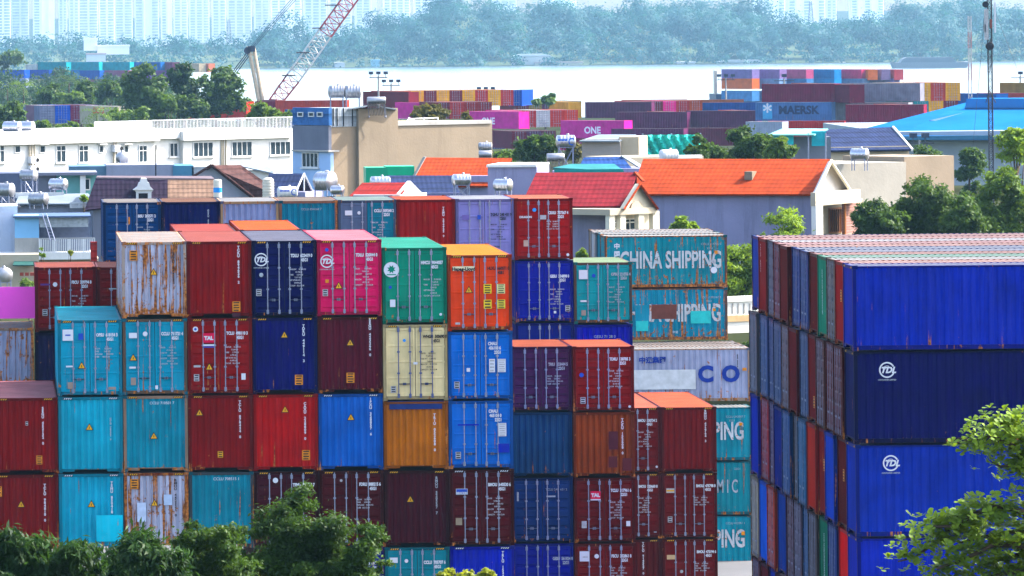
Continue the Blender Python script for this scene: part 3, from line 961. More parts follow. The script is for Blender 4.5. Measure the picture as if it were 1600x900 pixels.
stack(c_left[1], DC, zt(945, 540, DC), [
    dict(c=(.26, .006, .016), f='ribbed', H=HSTD, label="dark red door ended container, top of the stack beside the purple doors", decals=[ID("TDRU", "138785 3", "22G1", .60, .22), DT(), ("disc", .14, .44, .09, M_BLUE), GP(.16, .83), ("disc", .92, .93, .05, M_WHITE)], roof=(.75, .25, .15)),
    dict(c=(.30, .07, .02), f='end', H=HSTD, label="rust brown ribbed end with dark square patches under dark red doors", decals=[V("TCKU 152608 0", .80, .14), ("plate", .65, .44, .36, .72, plain("dark_patch", (.09, .01, .02), .8)), ("plate", .64, .77, .34, .44, plain("dark_patch", (.11, .015, .02), .8)), ("plate", .87, .81, .36, .5, plain("dark_patch", (.11, .015, .02), .8))], rust=.2),
    dict(c=(.15, .007, .012), f='ribbed', H=HSTD, label="dark red doors with red lessor sticker under the rust brown end", decals=[("plate", .35, .27, .40, .32, M_REDS), ("txt", .35, .295, "TAL", .19, M_WHITE, .012), ("plate", .35, .34, .40, .05, M_WHITE), ID("TCLU", "317961 6", "22G1"), DT(), ("plate", .16, .72, .2, .28, M_GREY), ("plate", .88, .71, .16, .2, M_WHITE)]),
    dict(c=(.19, .008, .010), f='ribbed', H=HSTD, label="dark red doors with white square sticker, lowest of its stack", decals=[("plate", .16, .20, .38, .40, M_WHITE), ("plate", .17, .21, .2, .05, M_GREY), ("disc", .36, .2, .09, M_WHITE), ID("FSCU", "352861 8", "22G1"), DT()])], L20)

# ---- low group at the far end of the front block
DL = 276.0
xl1 = W(150, 450, DL)[0] - CW
stack(xl1, DL, zt(100, 416, DL), [
    dict(c=(.22, .008, .014), f='ribbed', H=HSTD, label="dark red doors behind the turquoise stack, beside the magenta board", decals=[ID("FSCU", "309794 8", "22G1", .60, .26), DT("w", .60, .46), ("disc", .33, .27, .09, M_WHITE), ("plate", .17, .27, .4, .07, plain("violet_patch", (.12, .03, .2), .7)), GP(.16, .70)], roof=(.55, .20, .16), rust=.2),
    dict(c=(.02, .02, .07), f='end', H=HSTD, label="dark navy ribbed end under the dark red doors behind the turquoise stack")], L20)
stack(xl1 + PITCH, DL, zt(160, 416, DL), [dict(c=(.17, .012, .012), f='ribbed', H=HSTD, label="narrowly visible red doors between dark red doors and rusty white container", decals=[("plate", .3, .34, .5, .05, M_WORN)], rust=.2)], L20)
xl0 = W(53, 550, DL)[0] - CW
lo = stack(xl0, DL, zt(25, 511, DL), [dict(c=(.40, .44, .58), f='end', H=HSTD, label="grey white ribbed end with heavy rust under the magenta board", rust=.7, frame_rgb=(.3, .24, .2), roof=(.42, .40, .40))], L20)[0]
# magenta board standing on it
zb = zt(25, 505, DL)
mb_ = empty("hoarding_board", (W(27, 505, DL + 4)[0], DL + 4, zb))
tag(mb_, "plain magenta board standing on the rusty grey white container", "board")
x0, _, z0 = W(-40, 504, DL + 4); x1, _, z1 = W(55.5, 448, DL + 4)
b = MB(); b.box(x0 - mb_.location.x, x1 - mb_.location.x, 0, .06, .01, z1 - zb)
b.put("panel", plain("magenta_sheet", (1.32, .13, .86), .5, 0, .06, 1.0), mb_)
for xx in (x0 + .4, x1 - .25):
    b = MB(); b.tube((xx - mb_.location.x, .12, 0), (xx - mb_.location.x, .12, z1 - zb - .1), .05); b.put("post", M_STEEL, mb_)

# ---- second rank behind the front block, roofs only
stack(xa(4), DA + L40 + .6, zt(430, 357.3, DA + L40 + .6), [dict(c=(.50, .07, .03), f='end', label="orange roofed container right behind the navy topped stack", roof=(.95, .25, .07))], L40)
stack(xa(3), DA + L40 + .6, zt(330, 363, DA + L40 + .6), [dict(c=(.30, .02, .02), f='end', label="salmon red roofed container right behind the dark red topped stack", roof=(.68, .2, .17))], L40)

# ---- back row
DB = 290.0
xb = lambda i: W(896, 360, DB)[0] - PITCH * (8 - i)
zB = zt(500, 312, DB)
back = [
    dict(c=(.008, .07, .20), f='ribbed', label="dark blue doors at the end of the back row nearest the blue shed", decals=[ID("BISU", "282571 2", "22G1", .60, .25), DT("o", .58, .42), ("plate", .45, .30, .06, .3, M_ORA)], rust=.25, roof=(.45, .42, .40)),
    dict(c=(.005, .018, .10), f='end', label="dark navy ribbed end in the back row, second from the blue shed", decals=[V("GESU 458613 3", .80, .16, "o", .10)], roof=(.42, .25, .18)),
    dict(c=(.30, .36, .56), f='end', label="pale blue ribbed end with rusty posts in the back row", rust=.3, frame_rgb=(.35, .25, .16), roof=(.55, .56, .58)),
    dict(c=(.02, .22, .32), f='end', label="rusty teal ribbed end in the back row beside the pale blue one", rust=.32, frame_rgb=(.22, .12, .09), decals=[("txt", .55, .16, "CCLU 854168 7", .13, M_WORN)], roof=(.42, .36, .32)),
    dict(c=(.14, .19, .29), f='door', door_rgb=(.03, .20, .28), label="grey and teal doors in the back row with one white sticker", rust=.2, decals=[("plate", .18, .21, .3, .2, M_WHITE), ("disc", .36, .21, .07, M_WHITE), ID("CCLU", "509240 2", "22G1", .62, .20), DT("w", .58, .38)], roof=(.40, .50, .48)),
    dict(c=(.36, .016, .010), f='end', label="bright red ribbed end in the back row beside lavender doors", rust=.06, decals=[V("TEMU 294925 9", .80, .16, "w", .12)], roof=(.72, .20, .10)),
    dict(c=C_["lav"], f='door', label="lavender grey doors in the back row between two red containers", rust=.14, decals=[("plate", .40, .30, .14, .18, M_BLUE), ID("TGHU", "248 431 9", "22G1", .60, .28, "k"), DT("k", .60, .43), ("plate", .17, .30, .3, .2, plain("violet_patch2", (.16, .12, .4), .7))], roof=(.55, .57, .62)),
    dict(c=(.36, .016, .012), f='ribbed', label="bright red doors ending the back row above blue doors", rust=.07, decals=[("txt", .19, .32, "DRAGON", .12, M_WHITE, .006), ID("CRXU", "737367 4", "22G1", .58, .26), ("data", .55, .39, "w", "M.G.W.   30.480 KG\nTARE      2.200 KG\nNET       28.280 KG\nCU.CAP  33.1 CU.M"), ("disc", .34, .19, .08, M_LBLUE), ("plate", .49, .31, .26, .18, M_GREY), ("plate", .19, .73, .2, .26, plain("bare_patch2", (.5, .35, .28), .7)), ("disc", .91, .92, .06, M_WHITE)], roof=(.78, .30, .20)),
]
for i, d in enumerate(back):
    items = [dict(d, H=HSTD)]
    if i == 7:
        items += [dict(c=(.0, .035, .38), f='door', H=HSTD, label="royal blue doors under the bright red doors of the back row", decals=[ID("GESU", "334898 0", "22G1", .60, .28), DT("w", .60, .48), GP(.90, .78), ("plate", .68, .84, .1, .1, M_WHITE)], rust=.16),
                  dict(c=(.0, .03, .24), f='door', H=HSTD, label="dark blue doors peeking above the purple container's roof", rust=.16)]
    stack(xb(i), DB, zB, items, L20)
stack(xb(8), DB, zt(945, 408.5, DB), [
    dict(c=(.01, .36, .38), f='door', H=HSTD, label="sea green doors ending the back row beside the worn teal sides", rust=.12, decals=[("plate", .16, .2, .36, .38, M_WHITE), ("disc", .34, .22, .08, M_BLUE), ID("OPSU", "221558 4", "22G1", .64, .22, "o"), ("data", .60, .42, "o"), ("plate", .16, .63, .26, .07, M_WHITE), ("plate", .16, .82, .19, .22, plain("bare_patch", (.35, .27, .22), .8))], roof=(.45, .62, .42), frame_rgb=(.10, .07, .06)),
    dict(c=(.0, .03, .42), f='end', H=HSTD, label="royal blue ribbed end under the sea green doors", decals=[("txt", .52, .22, "GESU 71 28 0", .16, M_WORN)], rust=.1)], L20)
# shaded narrow teal container showing in the gap of the back row
stack(W(433, 330, DB)[0] - 1.2, DB + 7, zt(434, 315, DB + 7), [dict(c=(.02, .2, .26), f='end', H=HSTD, label="teal container just showing in the gap between pale blue and teal ends", rust=.2)], L20)

# ---- brick red pair
DD = 306.0
xd = W(1119.5, 680, DD)[0] - CW
zD = zt(1075, 635, DD)
stack(xd, DD, zD, [
    dict(c=(.20, .006, .020), f='end', label="crimson ribbed end with salmon roof, top of its stack", decals=[V("BMOU 472764 3", .80, .08)], roof=(.92, .26, .14), rust=.06),
    dict(c=(.15, .008, .012), f='ribbed', label="dark red doors under the crimson ribbed end", decals=[ID("BMOU", "475798 0", "45G1", .62, .22), DT(), ("plate", .15, .27, .36, .2, M_GREY), ("plate", .15, .27, .34, .07, M_YEL), GP(.14, .71)]),
    dict(c=(.17, .008, .012), f='ribbed', label="dark red doors with pale sticker, second below the crimson ribbed end", decals=[ID("BMOU", "475194 6", "45G1", .62, .22), DT(), ("plate", .15, .28, .36, .2, plain("pale_orange_sticker", (.6, .4, .2), .7)), ("disc", .34, .50, .07, M_GREY)])], L40)
stack(xd - PITCH, DD, zD, [
    dict(c=(.16, .008, .016), f='ribbed', label="dark red doors beside the crimson end, top of its half hidden stack", decals=[ID("BMOU", "530734 2", "45G1", .58, .22), DT(), ("disc", .92, .91, .05, M_WHITE)], roof=(.90, .30, .20)),
    dict(c=(.14, .007, .014), f='ribbed', label="dark red doors in the middle of the half hidden stack beside the crimson one", decals=[ID("BMOU", "520660 8", "45G1", .58, .22), DT(), ("plate", .88, .90, .12, .05, M_WORN)]),
    dict(c=(.11, .004, .014), f='end', label="maroon ribbed end at the bottom of the half hidden stack", decals=[V("TCLU 914527 0", .66, .08)])], L40)

# ---- long sided pale and teal stack; these lie across the view
R90 = R(-90)
def lay(xleft, D, ztop, items, L=L20, H=HSTD):
    z = ztop
    for it in items:
        it = dict(it); z -= H + .02
        container((xleft + it.pop("dx", 0), D + CW / 2 + it.pop("dy", 0), z), R90, L, H, it.pop("c"), it.pop("f", 'end'), it.pop("label"), GR, **it)
DE = 342.0
xe = W(1136, 400, DE)[0] - L20
zE = zt(1080, 543.5, 334.5) + 2 * (HSTD + .02)
lay(xe, DE, zE, [
    dict(c=(.02, .27, .33), label="worn teal container with big white wording and rust, top of long sided stack", rust=.5, frame_rgb=(.12, .07, .06), roof=(.70, .68, .64),
         side_decals=[("txt", .54, .62, "CHINA SHIPPING", 1.18, M_WEAR, .03, 0, 1.0, .56), ("txt", .10, .24, "中", .30, M_WHITE, .01), ("txt", .10, .39, "国", .30, M_WHITE, .01), ("txt", .10, .54, "海", .30, M_WHITE, .01), ("txt", .10, .69, "运", .30, M_WHITE, .01), ("txt", .87, .19, "CCLU 314725 0", .15, M_WORN), ("txt", .86, .27, "22G1", .14, M_WORN), ("plate", .91, .33, .16, .16, M_ORA), ("plate", .86, .34, .13, .13, M_WHITE), ("disc", .89, .67, .16, M_WHITE), ("disc", .89, .50, .12, M_GREY)]),
    dict(c=(.03, .28, .40), label="faded teal container with brown patch over its wording, middle long sided one", rust=.5, frame_rgb=(.13, .08, .07), roof=(.5, .5, .48),
         side_decals=[("txt", .53, .63, "CHINA SHIPPING", 1.18, M_WEAR, .03, 0, 1.0, .56), ("plate", .48, .45, 1.25, .72, plain("brown_patch", (.16, .045, .03), .8)), ("plate", .30, .52, .7, 1.05, paint((.03, .29, .41), .2)), ("plate", .78, .56, 1.0, .62, plain("sea_green_patch", (.02, .52, .50), .6)), ("plate", .30, .72, .6, .5, plain("sea_green_patch", (.02, .52, .50), .6)), ("txt", .87, .20, "CCLU 372167 0", .14, M_WORN), ("txt", .85, .27, "22G1", .13, M_WORN), ("plate", .89, .42, .14, .14, M_ORA), ("plate", .89, .32, .12, .12, M_GREY), ("txt", .57, .86, "中远", .14, M_WHITE)])])
for k, (c, r, lab) in enumerate([((.02, .2, .26), .3, "teal container end showing just behind the big worded teal one"), ((.52, .54, .58), .35, "white container end second behind the big worded teal one"), ((.30, .26, .24), .5, "rusty grey container end third behind the big worded teal one")]):
    lay(xe + (.05, -.03, .06)[k], DE + PITCH * (k + 1), zE + .02, [dict(c=c, rust=r, label=lab, roof=(.60, .57, .54))])
DS = 334.5
xs = W(1172, 580, DS)[0] - L20
zS = zt(1080, 543.5, DS)
lay(xs, DS, zS, [dict(c=(.42, .45, .60), label="pale grey container with blue capital letters and a white band", rust=.34, frame_rgb=(.36, .27, .22), roof=(.62, .60, .58), grime=.2,
    side_decals=[("txt", .645, .62, "C", 1.05, plain("blue_lettering", (.004, .035, .30), .6), .05), ("txt", .845, .62, "O", 1.05, plain("blue_lettering", (.004, .035, .30), .6), .05), ("txt", .22, .26, "中远集团", .33, plain("blue_lettering", (.004, .035, .30), .6), .012), ("txt", .03, .36, "SCO", .2, plain("blue_lettering", (.004, .035, .30), .6), .01), ("plate", .30, .58, 3.2, .95, plain("white_band", (.62, .64, .66), .7)), ("plate", .955, .40, .2, .14, M_ORA), ("vert", .90, .14, "COSU 824510 7", "k", .07)])])
for k, (c, lab) in enumerate([((.4, .36, .34), "grey container with rusty roof right behind the pale blue lettered one"), ((.3, .31, .36), "grey container with worn roof second behind the pale blue lettered one")]):
    lay(xs - .05 * k, DS + PITCH * (k + 1), zS, [dict(c=c, rust=.4, label=lab, roof=(.52, .47, .44))])
DN = 332.0
xn = W(1176, 760, DN)[0] - L20
ng = lambda t: ("txt", .55, .60, t, .62, M_WHITE, .02, 0, .98)
lay(xn, DN, zt(1150, 635, DN), [
    dict(c=(.02, .30, .38), label="teal container side ending in big white letters under the pale grey one", rust=.22, roof=(.60, .62, .60), side_decals=[("txt", .52, .60, "CHINA SHIPPING", 1.18, M_WEAR, .03, 0, 1.0, .56), ("txt", .87, .20, "CCLU 342007 7", .14, M_WORN), ("txt", .84, .27, "22G1", .13, M_WORN), ("plate", .91, .32, .16, .14, M_ORA)]),
    dict(c=(.015, .25, .30), label="teal container side with faded narrow letters, middle of the teal pile", rust=.2, side_decals=[("txt", .62, .58, "M A R I T I M I C", .9, M_WORN, .01, 0, 1.0, .5), ("txt", .88, .16, "22G1", .14, M_WORN)]),
    dict(c=(.02, .30, .38), label="teal container side with big white letters at the bottom of the teal pile", rust=.24, side_decals=[("txt", .52, .58, "CHINA SHIPPING", 1.18, M_WEAR, .03, 0, 1.0, .56), ("txt", .86, .16, "CCLU 412081 1", .14, M_WORN), ("plate", .92, .33, .16, .18, M_ORA), ("plate", .88, .43, .14, .16, M_GREY)])])

# ---- the tall block across the view with royal blue sides
DR = 216.5
xr = W(1331.7, 415, DR)[0]
zR = zt(1331.7, 414, DR)
royal = (.0, .05, .40)
P_ = lambda c, f='end', **k: dict(c=c, f=f, **k)
bl, rd, bn, gy, nv = (.01, .06, .26), (.27, .015, .012), (.13, .016, .016), (.10, .07, .075), (.005, .022, .14)
tiers = [
    [P_(royal, 'end'), P_((.34, .02, .012)), P_((.16, .13, .11), 'ribbed'), P_((.0, .26, .16)), P_(bn), P_((.006, .06, .22), 'door'), P_(bl, 'door'), P_(bn), P_((.20, .015, .03), 'ribbed'), P_((.13, .13, .17), 'ribbed'), P_(rd), P_((.0, .07, .33)), ],
    [P_((.004, .014, .095), 'end'), P_((.12, .01, .02), 'ribbed'), P_((.14, .02, .02), 'ribbed'), P_((.12, .05, .05), 'ribbed'), P_((.17, .018, .016)), P_((.05, .09, .20), 'door'), P_((.14, .016, .014)), P_((.16, .10, .10), 'ribbed'), P_((.04, .08, .20), 'door'), P_((.01, .05, .20), 'door'), P_((.06, .12, .28), 'door'), P_((.17, .17, .2), 'door')],
    [P_((.0, .055, .38), 'end'), P_((.11, .012, .014)), P_((.0, .08, .46)), P_((.21, .018, .014)), P_((.45, .05, .015)), P_((.02, .13, .26), 'door'), P_((.08, .07, .08), 'door'), P_((.015, .09, .26), 'door'), P_((.004, .03, .20)), P_((.10, .05, .13), 'ribbed'), P_((.34, .03, .02), 'ribbed'), P_((.0, .05, .40))],
    [P_((.0, .048, .42), 'end'), P_((.72, .012, .012)), P_((.02, .05, .20), 'door'), P_((.0, .15, .09)), P_((.10, .08, .09), 'door'), P_((.01, .10, .25), 'door'), P_((.12, .09, .13), 'ribbed'), P_((.10, .03, .04), 'ribbed'), P_((.0, .06, .28)), P_((.48, .07, .02), 'ribbed'), P_((.0, .14, .62)), P_((.42, .36, .28), 'door')],
    [P_((.003, .05, .46), 'end'), P_((.0, .05, .3), 'door'), P_((.02, .06, .24), 'door'), P_((.0, .12, .08)), P_((.09, .02, .02), 'ribbed'), P_((.03, .08, .2), 'door'), P_((.35, .33, .3), 'door'), P_((.07, .02, .05), 'ribbed'), P_((.10, .008, .018)), P_((.0, .05, .34)), P_((.11, .008, .02)), P_((.12, .04, .05), 'ribbed')],
]
names = [
    ["royal blue", "red brown", "dark olive grey", "green", "brown", "dark blue", "steel blue", "dark brown", "crimson", "slate grey", "brick red", "bright blue"],
    ["navy", "maroon", "dark brown", "plum brown", "red brown", "slate blue", "chestnut", "grey brown", "steel blue", "dark blue", "greyish blue", "pale grey"],
    ["royal blue", "maroon", "bright blue", "brick red", "orange red", "cyan blue", "charcoal", "sea blue", "navy", "purple grey", "scarlet", "royal blue"],
    ["royal blue", "vivid red", "steel blue", "green", "charcoal", "sea blue", "violet grey", "dark brown", "blue", "orange", "bright blue", "beige"],
    ["royal blue", "blue", "steel blue", "dark green", "brown", "slate blue", "pale grey", "plum", "maroon", "royal blue", "dark maroon", "brown violet"],
]
ordn = ["nearest", "second", "third", "fourth", "fifth", "sixth", "seventh", "eighth", "ninth", "tenth", "eleventh", "farthest"]
tname = ["top", "second", "third", "fourth", "lowest"]
tierH = [2.68, 2.90, 2.90, 2.86, 2.90]
sr = random.Random(5)
z = zR
for t, row in enumerate(tiers):
    H = tierH[t]; z -= H + .02
    for k, d in enumerate(row):
        face_ = {'end': "ribbed end", 'door': "doors", 'ribbed': "doors"}[d['f']]
        if k == 0: lab = f"{names[t][k]} container with its long side to view, {tname[t]} tier of the tall block"
        else: lab = f"{names[t][k]} {face_}, {ordn[k]} from the blue long sides, {tname[t]} tier of tall block"
        dec, sd = [], []
        if k == 0 and t in (1, 2): sd = [("tdl", .085 if t == 1 else .09, .20)]
        if (t, k) == (0, 3): dec = [("vert", .55, .22, "EVERGREEN", "w", .2)]
        if (t, k) == (3, 3): dec = [("vert", .55, .22, "EVERGREEN", "w", .2)]
        if (t, k) in ((0, 1), (1, 4), (2, 3), (2, 1)): dec = [PLY(.75, .40 if t != 1 else .75, M_ORA)]
        if (t, k) == (0, 10): dec = [V("TCLU 8824", .3, .12)]
        dx = 0 if k == 0 else sr.uniform(-.07, .10)
        if t >= 1 and k == 0: dx = (0, .02, .05, .07, .09)[t]
        rf = [(.35, .36, .52), (.70, .48, .42), (.62, .60, .58), (.38, .55, .46), (.62, .40, .36), (.45, .47, .55), (.40, .43, .52), (.66, .45, .40), (.68, .44, .42), (.66, .64, .64), (.70, .46, .42), (.62, .42, .38)][k]
        container((xr + dx, DR + CW / 2 + k * (CW + .012), z), R90, L40, H, d['c'], d['f'], lab, GR, rust=.02 if k == 0 else .12, decals=dec, side_decals=sd, roof=rf, stripes="y" if k == 0 else "", lod=2, grime=.2, thin=.45)

# ------------------------------------------------------------ the houses behind the yard
ZG = 9.0


class Site:
    """a building standing at distance D; its parts are given by where they show in elevation"""
    def __init__(s, name, label, cat, x, D, yaw=0.0, group=None, zg=ZG):
        s.D, s.yaw, s.zg = D, R(yaw), zg
        s.X0 = W(x, 260, D)[0]
        s.root = tag(empty(name, (s.X0, D, zg), s.yaw), label, cat, group)
    def wing(s, x, D, yaw):
        """another face of the same building, turned to its own direction"""
        o = Site.__new__(Site)
        o.D, o.yaw, o.zg, o.root = D, R(yaw), s.zg, s.root
        o.X0 = W(x, 260, D)[0]
        dx, dy = o.X0 - s.root.location.x, D - s.root.location.y
        c, n = math.cos(-s.root.rotation_euler.z), math.sin(-s.root.rotation_euler.z)
        o.off = ((dx * c - dy * n, dx * n + dy * c, 0), (0, 0, o.yaw - s.root.rotation_euler.z))
        return o
    off = ((0, 0, 0), (0, 0, 0))
    def out(s, b, name, mat, parent):
        return b.put(name, mat, parent) if parent else b.put(name, mat, s.root, *s.off)
    def p(s, x, y, d=0.0):
        u = (x - XV) - (y - YH) * ROLL; v = (y - YH) + (x - XV) * ROLL
        c, n = math.cos(s.yaw), math.sin(s.yaw); t = u / FPX
        lx = (t * (s.D + d * c) - s.X0 + d * n) / (c - t * n)
        return lx, CAMZ - v * (s.D + lx * n + d * c) / FPX - s.zg
    def box(s, name, x0, x1, y0, y1, d0, d1, mat, parent=None):
        a, zt_ = s.p(x0, y0, d0); c, zb_ = s.p(x1, y1 if y1 is not None else 0, d0)
        if y1 is None: zb_ = -.3
        b = MB(); b.box(a, c, d0, d1, zb_, zt_)
        return s.out(b, name, mat, parent)
    def poly(s, name, pts, d0, d1, mat, parent=None):
        q = [s.p(*t, d0) for t in pts]
        ar = sum(q[i][0] * q[(i + 1) % len(q)][1] - q[(i + 1) % len(q)][0] * q[i][1] for i in range(len(q)))
        if ar < 0: q.reverse()
        b = MB(); b.prism(q, d0, d1)
        return s.out(b, name, mat, parent)
    def roof(s, name, quads, mat, th=.14, parent=None):
        """quads of (x, y, depth)"""
        b = MB()
        for qd in quads:
            b.slab([(s.p(x, y, d)[0], d, s.p(x, y, d)[1]) for x, y, d in qd], th)
        return s.out(b, name, mat, parent)
    def tube(s, name, pts, r, mat, parent=None):
        b = MB()
        P = [(s.p(x, y, d)[0], d, s.p(x, y, d)[1]) for x, y, d in pts]
        for u, v in zip(P, P[1:]): b.tube(u, v, r, 6)
        return s.out(b, name, mat, parent)
    def window(s, x0, x1, y0, y1, cols=2, rows=1, d=0.0, sill=True, frame=M_FRAMEW, glass=M_GLASS, hood=False, name="window"):
        a, zt_ = s.p(x0, y0, d); c, zb_ = s.p(x1, y1, d)
        b = MB(); b.box(a, c, d - .02, d + .1, zb_, zt_)
        w = s.out(b, name, glass, None)
        f = MB(); t = .05
        f.box(a - t, a + t * .4, d - .07, d + .1, zb_ - t, zt_ + t); f.box(c - t * .4, c + t, d - .07, d + .1, zb_ - t, zt_ + t)
        f.box(a, c, d - .07, d + .1, zt_ - t * .4, zt_ + t); f.box(a, c, d - .07, d + .1, zb_ - t, zb_ + t * .4)
        for i in range(1, cols):
            xx = a + (c - a) * i / cols; f.box(xx - .03, xx + .03, d - .06, d, zb_, zt_)
        for j in range(1, rows):
            zz = zb_ + (zt_ - zb_) * (1 - .3 * j if rows == 2 else 1 - j / rows); f.box(a, c, d - .06, d, zz - .03, zz + .03)
        f.put("frame", frame, w)
        if sill:
            g = MB(); g.box(a - .15, c + .15, d - .16, d, zb_ - .14, zb_ - .055); g.put("sill", frame, w)
        if hood:
            g = MB(); g.box(a - .2, c + .2, d - .35, d, zt_ + .10, zt_ + .18); g.put("hood", frame, w)
        return w
    def railing(s, x0, x1, y0, y1, d, n, mat=M_RAIL, name="railing", r=.022, parent=None):
        a, zt_ = s.p(x0, y0, d); c, zb_ = s.p(x1, y1, d); b = MB()
        b.box(a, c, d - .03, d + .03, zt_ - .06, zt_); b.box(a, c, d - .02, d + .02, zb_ + .04, zb_ + .09)
        for i in range(n + 1):
            xx = a + (c - a) * i / n; k = 2.0 if i % 8 == 0 else 1.0
            b.box(xx - r * k, xx + r * k, d - r, d + r, zb_, zt_ - .01)
        return s.out(b, name, mat, parent)


def water_tank(label, x, y, D, wpx, hpx, axis='x', yaw=0.0, stand=0.0, mat=None, group="steel water tanks on the roofs", band=None, twin=False, stand_bottom=None):
    """a lying steel drum with domed ends and ribs on a frame of thin legs; (x, y) is the middle of the drum"""
    s = D / FPX; X, _, Z = W(x, y, D)
    Rr, Ln = hpx * s / 2, wpx * s
    hb = Rr + (stand or .35)
    root = tag(empty("water_tank", (X, D, Z - hb), R(yaw)), label, "water tank", group)
    b = MB(); d = .22 * Rr
    pr = [(-Ln / 2, .001), (-Ln / 2, Rr * .35), (-Ln / 2 + d * .3, Rr * .7), (-Ln / 2 + d, Rr * .97)]
    k = 5
    for i in range(k):
        t0 = -Ln / 2 + d + (Ln - 2 * d) * i / k; t1 = -Ln / 2 + d + (Ln - 2 * d) * (i + 1) / k
        pr += [(t0 + .01, Rr), (t1 - .03, Rr), (t1 - .015, Rr * 1.025)]
    pr += [(Ln / 2 - d, Rr * .97), (Ln / 2 - d * .3, Rr * .7), (Ln / 2, Rr * .35), (Ln / 2, .001)]
    b.lathe((0, 0, hb), (1, 0, 0) if axis == 'x' else (0, -1, 0), pr, 22)
    dr = b.put("drum", mat or M_TANK, root, smooth=True)
    b = MB()
    b.lathe((Ln * .1 if axis == 'x' else 0, 0, hb + Rr * .96), (0, 0, 1), [(0, Rr * .22), (.08, Rr * .22), (.11, Rr * .15), (.11, .001)], 12); b.put("lid", mat or M_TANK, root)
    if band:
        b = MB()
        if axis == 'x':
            b.box(-Ln * .42, Ln * .05, -Rr * .99, -Rr * .80, hb + Rr * .1, hb + Rr * .38)
        q = [(math.cos(a), math.sin(a)) for a in np.linspace(.4, 5.2, 16)]
        for (c0, s0), (c1, s1) in zip(q, q[1:]):
            for r0, r1 in ((.55, .75),):
                b.face([(Ln * .28 + c0 * r0 * Rr * .7, -Rr * 1.03, hb + s0 * r0 * Rr * .8), (Ln * .28 + c0 * r1 * Rr * .7, -Rr * 1.03, hb + s0 * r1 * Rr * .8), (Ln * .28 + c1 * r1 * Rr * .7, -Rr * 1.03, hb + s1 * r1 * Rr * .8), (Ln * .28 + c1 * r0 * Rr * .7, -Rr * 1.03, hb + s1 * r0 * Rr * .8)])
        b.put("blue_marking", band, dr)
    b = MB(); q = Ln * .36 if axis == 'x' else Rr * .7; w = Rr * .7 if axis == 'x' else Ln * .36
    zb_ = -(stand_bottom or 0)
    for sx in (-1, 1):
        for sy in (-1, 1): b.box(sx * q - .03, sx * q + .03, sy * w - .03, sy * w + .03, zb_, hb - Rr * .55)
        b.box(sx * q - .025, sx * q + .025, -w, w, hb - Rr * .98, hb - Rr * .9)
    for sy in (-1, 1): b.box(-q, q, sy * w - .025, sy * w + .025, hb - Rr * .99, hb - Rr * .91)
    if hb - Rr > .8:
        for sy in (-1, 1):
            b.tube((-q, sy * w, .1), (q, sy * w, hb - Rr), .02, 5); b.tube((q, sy * w, .1), (-q, sy * w, hb - Rr), .02, 5)
    b.put("stand", M_STEEL, root)
    return root


def solar_heater(label, x, y, D, wpx, yaw=0):
    """a sloping rack of tubes under a thin lying drum"""
    s = D / FPX; X, _, Z = W(x, y, D); L = wpx * s
    root = tag(empty("solar_water_heater", (X, D, Z - 1.2), R(yaw)), label, "solar water heater", "solar water heaters on the roofs")
    b = MB(); b.lathe((-L / 2, 0, 1.2), (1, 0, 0), [(0, .001), (0, .24), (.05, .27), (L - .05, .27), (L, .24), (L, .001)], 16); b.put("drum", M_TANKDULL, root, smooth=True)
    b = MB()
    for i in range(12):
        xx = -L * .45 + L * .9 * i / 11; b.tube((xx, -.15, 1.1), (xx, -1.5, .15), .03, 5)
    b.put("tube_collector", M_BLACK, root)
    b = MB()
    for xx in (-L * .45, L * .45):
        b.tube((xx, .2, 0), (xx, .1, 1.0), .03, 5); b.tube((xx, -1.5, 0), (xx, -.1, 1.0), .03, 5); b.tube((xx, .2, 0), (xx, -1.5, 0), .03, 5)
    b.put("stand", M_STEEL, root)
    return root


WHITEWALL = plaster("white_rendered_wall", (.72, .71, .68), .3)
CREAMWALL = plaster("cream_rendered_wall", (.44, .38, .28), .2)
TANWALL = plaster("tan_rendered_wall", (.27, .21, .145), .3)
GREYWALL = plaster("lilac_grey_wall", (.25, .25, .39), .75)
DKGREY = plaster("dark_grey_cladding", (.16, .17, .22), .3)
ORANGE_T = tiles("orange_tile_roof", (.56, .072, .012), .22)
RED_T = tiles("dark_red_tile_roof", (.30, .02, .03), .24)
BRED_T = tiles("red_tile_roof", (.42, .03, .025), .34)
NAVY_T = tiles("navy_tile_roof", (.03, .05, .14), .34)
BROWN_T = tiles("brown_tile_roof", (.12, .055, .05), .34)
PLUM_T = tiles("plum_tile_roof", (.06, .04, .08), .34)
BLUE_SH = tiles("blue_sheet_cladding", (.08, .25, .62), 1.0)
WHITE_SH = tiles("pale_sheet_cladding", (.62, .68, .74), 1.4)
TEAL_SH = plain("teal_sheet", (.04, .18, .19), .8, 0, .2, .6, 0.0)
BRIGHT_BLUE = plain("bright_blue_roof_sheet", (.012, .12, .34), .8, 0, .2, .08, 0.0)
PALE_SH = plain("pale_metal_sheet", (.19, .23, .27), .7, 0, .2, .5, .02)
WOOD = plain("orange_timber", (.42, .14, .03), .5, 0, .3, 3)

